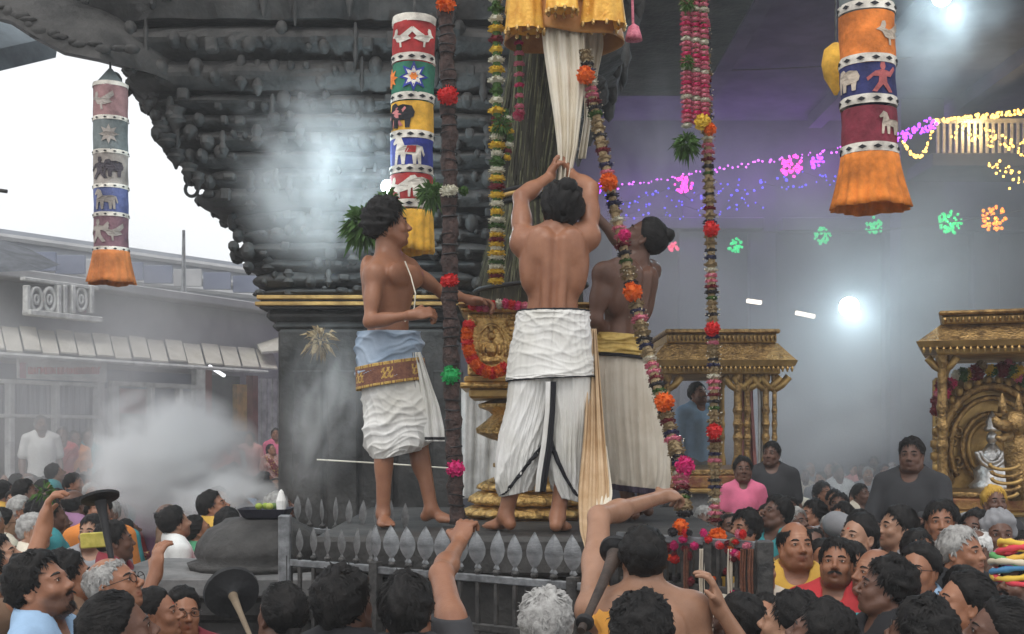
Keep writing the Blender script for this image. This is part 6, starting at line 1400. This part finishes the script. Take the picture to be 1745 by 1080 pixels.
place(VA['m2'], 1528, 900, 6.3, 120, 'clean shaven man in grey shirt behind the spectacled woman', G0, CL['grey'], DARK, 2)
place(VA['m2'], 1602, 892, 6.3, 185, 'young man in black shirt facing out of the crowd', G0, CL['black'], DARK, 0)
VA['old'] = make_variant('old', 1.62, yaw=10, pitch=-14, stubble=.2, hair=dict(t=.012, strands=700, ln=.02, bald=.108), seed=45)
place(VA['old'], 1662, 945, 5.7, 150, 'white haired old man with bowed head', G0, CL['cream'], CL['white'], 1, HAIRW)
place(VA['back_w'], 1640, 1032, 4.15, 112, 'long haired woman in profile below the white haired man', G0, CL['brown'], CL['maroon'], 3)
VA['scarf'] = make_variant('scarf', 1.55, fem=True, yaw=5, pitch=5, hair=dict(t=.022, strands=0, shift=-.02, bun=((0, -.05, -.09), (.07, .06, .07))), seed=47, bottom='skirt')
place(VA['scarf'], 1702, 912, 6.2, 165, 'woman with a grey scarf wrapped over her head', G0, CL['grey'], CL['grey'], 1, CL['grey'])
place(VA['c1'], 1695, 858, 7.4, 180, 'boy in yellow peaked cap before the gilded shrine', G0, CL['dark grey'], DARK, 1, CL['yellow'], feet=.55)
tb = place(VA['m3'], 1736, 1000, 4.6, 120, 'man in a bright multicoloured wound turban', G0, CL['maroon'], DARK, 1)
hd = P(1736, 985, 4.6); r2 = random.Random(3)
for i in range(9):
    m = MB(); rr = .094-.004*abs(i-3)-.002*i; z0 = hd.z+.005+i*.014
    m.tube([(hd.x+rr*math.cos(a), hd.y+.02+rr*1.1*math.sin(a), z0+.020*math.sin(a+i*1.3)) for a in np.linspace(0, 6.283, 25)], [.012+.003*math.sin(j*2.1+i) for j in range(25)], 8, cap=False)
    m.build('turban_coil', ck('turban_%d' % i, ((.55, .05, .07), (.60, .40, .06), (.07, .22, .40), (.55, .48, .35), (.10, .30, .10), (.50, .10, .25), (.58, .35, .06))[i % 7]), tb, True)
place(VA['m3'], 1395, 1085, 3.7, 60, 'dark headed man low beside the raised hand', G0, CL['black'], DARK, 1)
place(VA['back_m'], 1565, 1085, 3.55, 50, 'dark curly head below the blue topped woman', G0, CL['navy'], DARK, 1)
place(VA['back_w'], 1700, 1085, 3.6, 60, 'dark headed woman below the coloured turban', G0, CL['dark grey'], DARK, 1, mirror=True)
place(VA['m1'], 1255, 1062, 4.3, 40, 'dark haired man peering past the flower hung railing', G0, CL['maroon'], DARK, 1)
place(VA['reach'], -12, 985, 4.5, -70, 'man at the edge of the crowd raising one arm with a leaf', G0, CL['brown'], DARK, 3)
place(VA['phone'], 118, 985, 4.9, -60, 'man holding up a yellow packet behind the bearded man', G0, CL['brown'], DARK, 3)
tag(MB().box(P(162, 920, 4.72), (L(24, 4.72), .012, L(13, 4.72)), Matrix.Rotation(R(-4), 3, 'Y'), bev=.004).build('yellow_packet', mat('yellow_card', (.42, .36, .06), .6, scale=30, col2=(.62, .52, .12))), 'yellow packet held up over the crowd', 'packet')
leafball(75, 838, 4.7, 26, 'pale green leaf waved above the raised arm', 22, 33)
# seated man, child, people on the ledges
LED = slab('stone_ledge', (P(1530, 0, 7.6).x, 7.75, .58), (.62, .38, .58), STONE2); tag(LED, 'stone ledge in front of the large gilded shrine', 'ledge')
VA['seat'] = make_variant('seat', 1.70, yaw=5, pitch=6, stubble=.3, hair=dict(t=.014), seed=51, fat=.98, top='long', over=dict(pelvis=(0, 0, 1.0), hipL=(-.09, .02, 1.0), hipR=(.09, .02, 1.0), knL=(-.38, .26, 1.17), knR=(.36, .28, 1.15), anL=(.05, .42, 1.0), anR=(-.08, .46, 1.02)), arms={'L': ((-.22, .10, 1.14), (-.14, .30, 1.20), (.6, .7, 0), (0, 0, -1), (0, 1, 0), .4), 'R': ((.22, .08, 1.12), (.16, .30, 1.16), (-.6, .7, 0), (0, 0, -1), (0, 1, 0), .4)})
place(VA['seat'], 1553, 777, 7.5, 148, 'heavy man in dark shirt and pale trousers seated on the ledge', 'people perched on ledges', CL['dark grey'], CL['grey'], 1, feet=.36)
LED2 = slab('stone_ledge', (P(1285, 0, 9.4).x, 9.4, .34), (.55, .3, .34), STONE2); tag(LED2, 'low stone ledge in front of the plain shrine', 'ledge')
place(VA['c1'], 1266, 802, 9.3, 175, 'small child in pink top standing on the low ledge', 'people perched on ledges', CL['pink'], CL['maroon'], 1, feet=.68)
place(VA['m2'], 1314, 775, 9.9, 170, 'man in dark clothes standing on the low ledge beside the child', 'people perched on ledges', CL['dark grey'], DARK, 1, feet=.42)
place(VA['m1'], 1190, 672, 11.9, 200, 'man in pale shirt standing inside the plain shrine', 'people perched on ledges', CL['pale blue'], CL['grey'], 0, feet=.85)
# -- ranks of the crowd
VA['m6'] = make_variant('m6', 1.71, yaw=24, pitch=22, stubble=.5, hair=dict(t=.019, ln=.03), seed=61, nose=1.03, fat=.94)
VA['m7'] = make_variant('m7', 1.60, yaw=-26, pitch=8, hair=dict(t=.010, ln=.02, strands=900), seed=63, fat=1.1, stubble=.2)
VA['w4'] = make_variant('w4', 1.50, fem=True, yaw=-28, pitch=24, hair=dict(bunk, t=.012), seed=65, bottom='skirt', fat=.95, nose=1.03)
VA['old2'] = make_variant('old2', 1.60, yaw=-5, pitch=12, stubble=.2, tash=True, hair=dict(t=.008, strands=600, ln=.02, bald=.10), seed=67, fat=.92)
KEYS = ['m1', 'm2', 'm3', 'm4', 'm5', 'm6', 'm7', 'w1', 'w2', 'w3', 'w4', 'pray', 'm6', 'm2', 'm7', 'w4', 'w2', 'back_m', 'old2']
TONE = ['white', 'cream', 'grey', 'salmon', 'maroon', 'brown', 'pale blue', 'dark grey', 'green', 'yellow', 'red', 'mauve', 'navy', 'orange', 'teal', 'red check']
taken = []; used = set()
def crowd(px, Y, face, where, group, tones=TONE, dz=0.0, jit=.07, feet=0.0, keys=KEYS):
    for _ in range(60):
        k = rnd.choice(keys); c = rnd.choice(tones); hairm = rnd.choice([HAIRB]*7+[HAIRG]) if k[0] == 'm' else HAIRB
        if (k, c, hairm.name, where) not in used: break
    used.add((k, c, hairm.name, where)); v = VA[k]; zc = (v.head[2]*rnd.uniform(.95, 1.03))+feet+dz; py = HY+(CZ-zc)*FP/Y
    x = P(px, 0, Y).x
    for (a, b) in taken:
        if (a-x)**2+(b-Y)**2 < .29**2: return
    if 1490 < px < 1605 and 5.95 < Y < 8.2: return
    taken.append((x, Y)); w = v.parts[0][0]; kind = {'w1': 'woman with bun in %s sari', 'w2': 'braided woman in %s sari', 'w3': 'spectacled woman in %s sari', 'w4': 'slight woman in %s sari'}[k] % c if k[0] == 'w' else ('praying man in %s shirt' % c if k == 'pray' else {'m3': 'bearded man in %s shirt', 'm4': 'balding man in %s shirt', 'm5': 'spectacled man in %s shirt', 'm1': 'moustached man in %s shirt', 'back_m': 'shaggy haired man in %s shirt', 'm6': 'lean stubbled man in %s shirt', 'm7': 'stout crop haired man in %s shirt', 'old2': 'thin haired old man in %s shirt'}.get(k, 'clean shaven man in %s shirt') % c)
    if hairm is HAIRG: kind = 'greying '+kind
    place(v, px, py, Y, face+rnd.uniform(-25, 25), kind+' '+where, group, CL[c], rnd.choice([DARK, CL['white'], CL['navy'], CL['grey']]) if k[0] != 'w' else CL[c], rnd.choice([0, 0, 1, 1, 3, 2]), hairm, drape=CLP.get(c, CLP['maroon']) if k[0] == 'w' else None, mirror=rnd.random() < .5, feet=feet)
Yv = 5.6
while Yv < 15.6:
    st = .36*FP/Yv; px = -20+rnd.uniform(0, st)
    while px < 490:
        pxx = px+rnd.uniform(-.2, .2)*st; Yq = Yv+rnd.uniform(-.22, .22)
        if not (Yq < 7.4 and pxx > 200): crowd(pxx, Yq, -70 if rnd.random() < .75 else -150, 'in the yard before the street building', 'crowd in the yard before the street building')
        px += st
    Yv += .50 if Yv < 9 else .72
for (px, c, k) in ((70, 'white', 'm1'), (106, 'red', 'w1'), (128, 'orange', 'w2'), (150, 'teal', 'w3'), (160, 'green', 'c1')):
    Yq = fac(px, 780, .7).y; v = VA[k]; place(v, px, {70: 724, 106: 742, 128: 748, 150: 745, 160: 790}[px], Yq, -150, '%s in %s standing on the porch in front of the window' % ('man' if k[0] == 'm' else ('child' if k[0] == 'c' else 'woman'), c), 'people on the street porch', CL[c], DARK if k[0] == 'm' else CL[c], 1, feet=.45 if k != 'c1' else .55)
pa, pb2 = fac(-150, 800, .6), fac(500, 800, .6); md_ = (pa+pb2)/2; tag(MB().box((md_.x, md_.y, .22), ((pb2-pa).length/2, .55, .22), FROT).build('porch', STONE2), 'raised stone porch along the street building', 'porch')
for i in range(16):
    px = 365+i*7.5; Yq = fac(px, 780, .55).y-rnd.uniform(0, 1.4); crowd(px, Yq, -150, 'gathered by the ochre door of the street building', 'crowd by the ochre door', ['salmon', 'pink', 'salmon', 'white', 'red check'], feet=.45)
# right hand crowd
for Yv, x0, x1 in ((5.0, 1335, 1800), (5.45, 1320, 1790), (5.9, 1310, 1790), (6.35, 1300, 1790), (6.8, 1290, 1790), (7.2, 1230, 1500), (7.7, 1225, 1470), (8.2, 1150, 1500), (8.8, 1130, 1500), (9.3, 1335, 1520)):
    st = .37*FP/Yv; px = x0
    while px < x1:
        crowd(px+rnd.uniform(-.25, .25)*st, Yv+rnd.uniform(-.2, .2), 140 if rnd.random() < .7 else 185, 'in the throng before the gilded shrines', 'throng before the gilded shrines', ['dark grey', 'brown', 'maroon', 'red', 'mauve', 'navy', 'grey', 'black', 'cream', 'teal', 'yellow'], dz=-.03); px += st
for Yv in (9.6, 10.8, 12, 13.4, 15, 17, 19, 21.5):
    st = .40*FP/Yv; px = 1335
    while px < 1545:
        crowd(px+rnd.uniform(-.3, .3)*st, Yv+rnd.uniform(-.3, .3), 180, 'far back in the hazy hall', 'people far back in the hazy hall', ['white', 'grey', 'cream', 'dark grey', 'salmon']); px += st
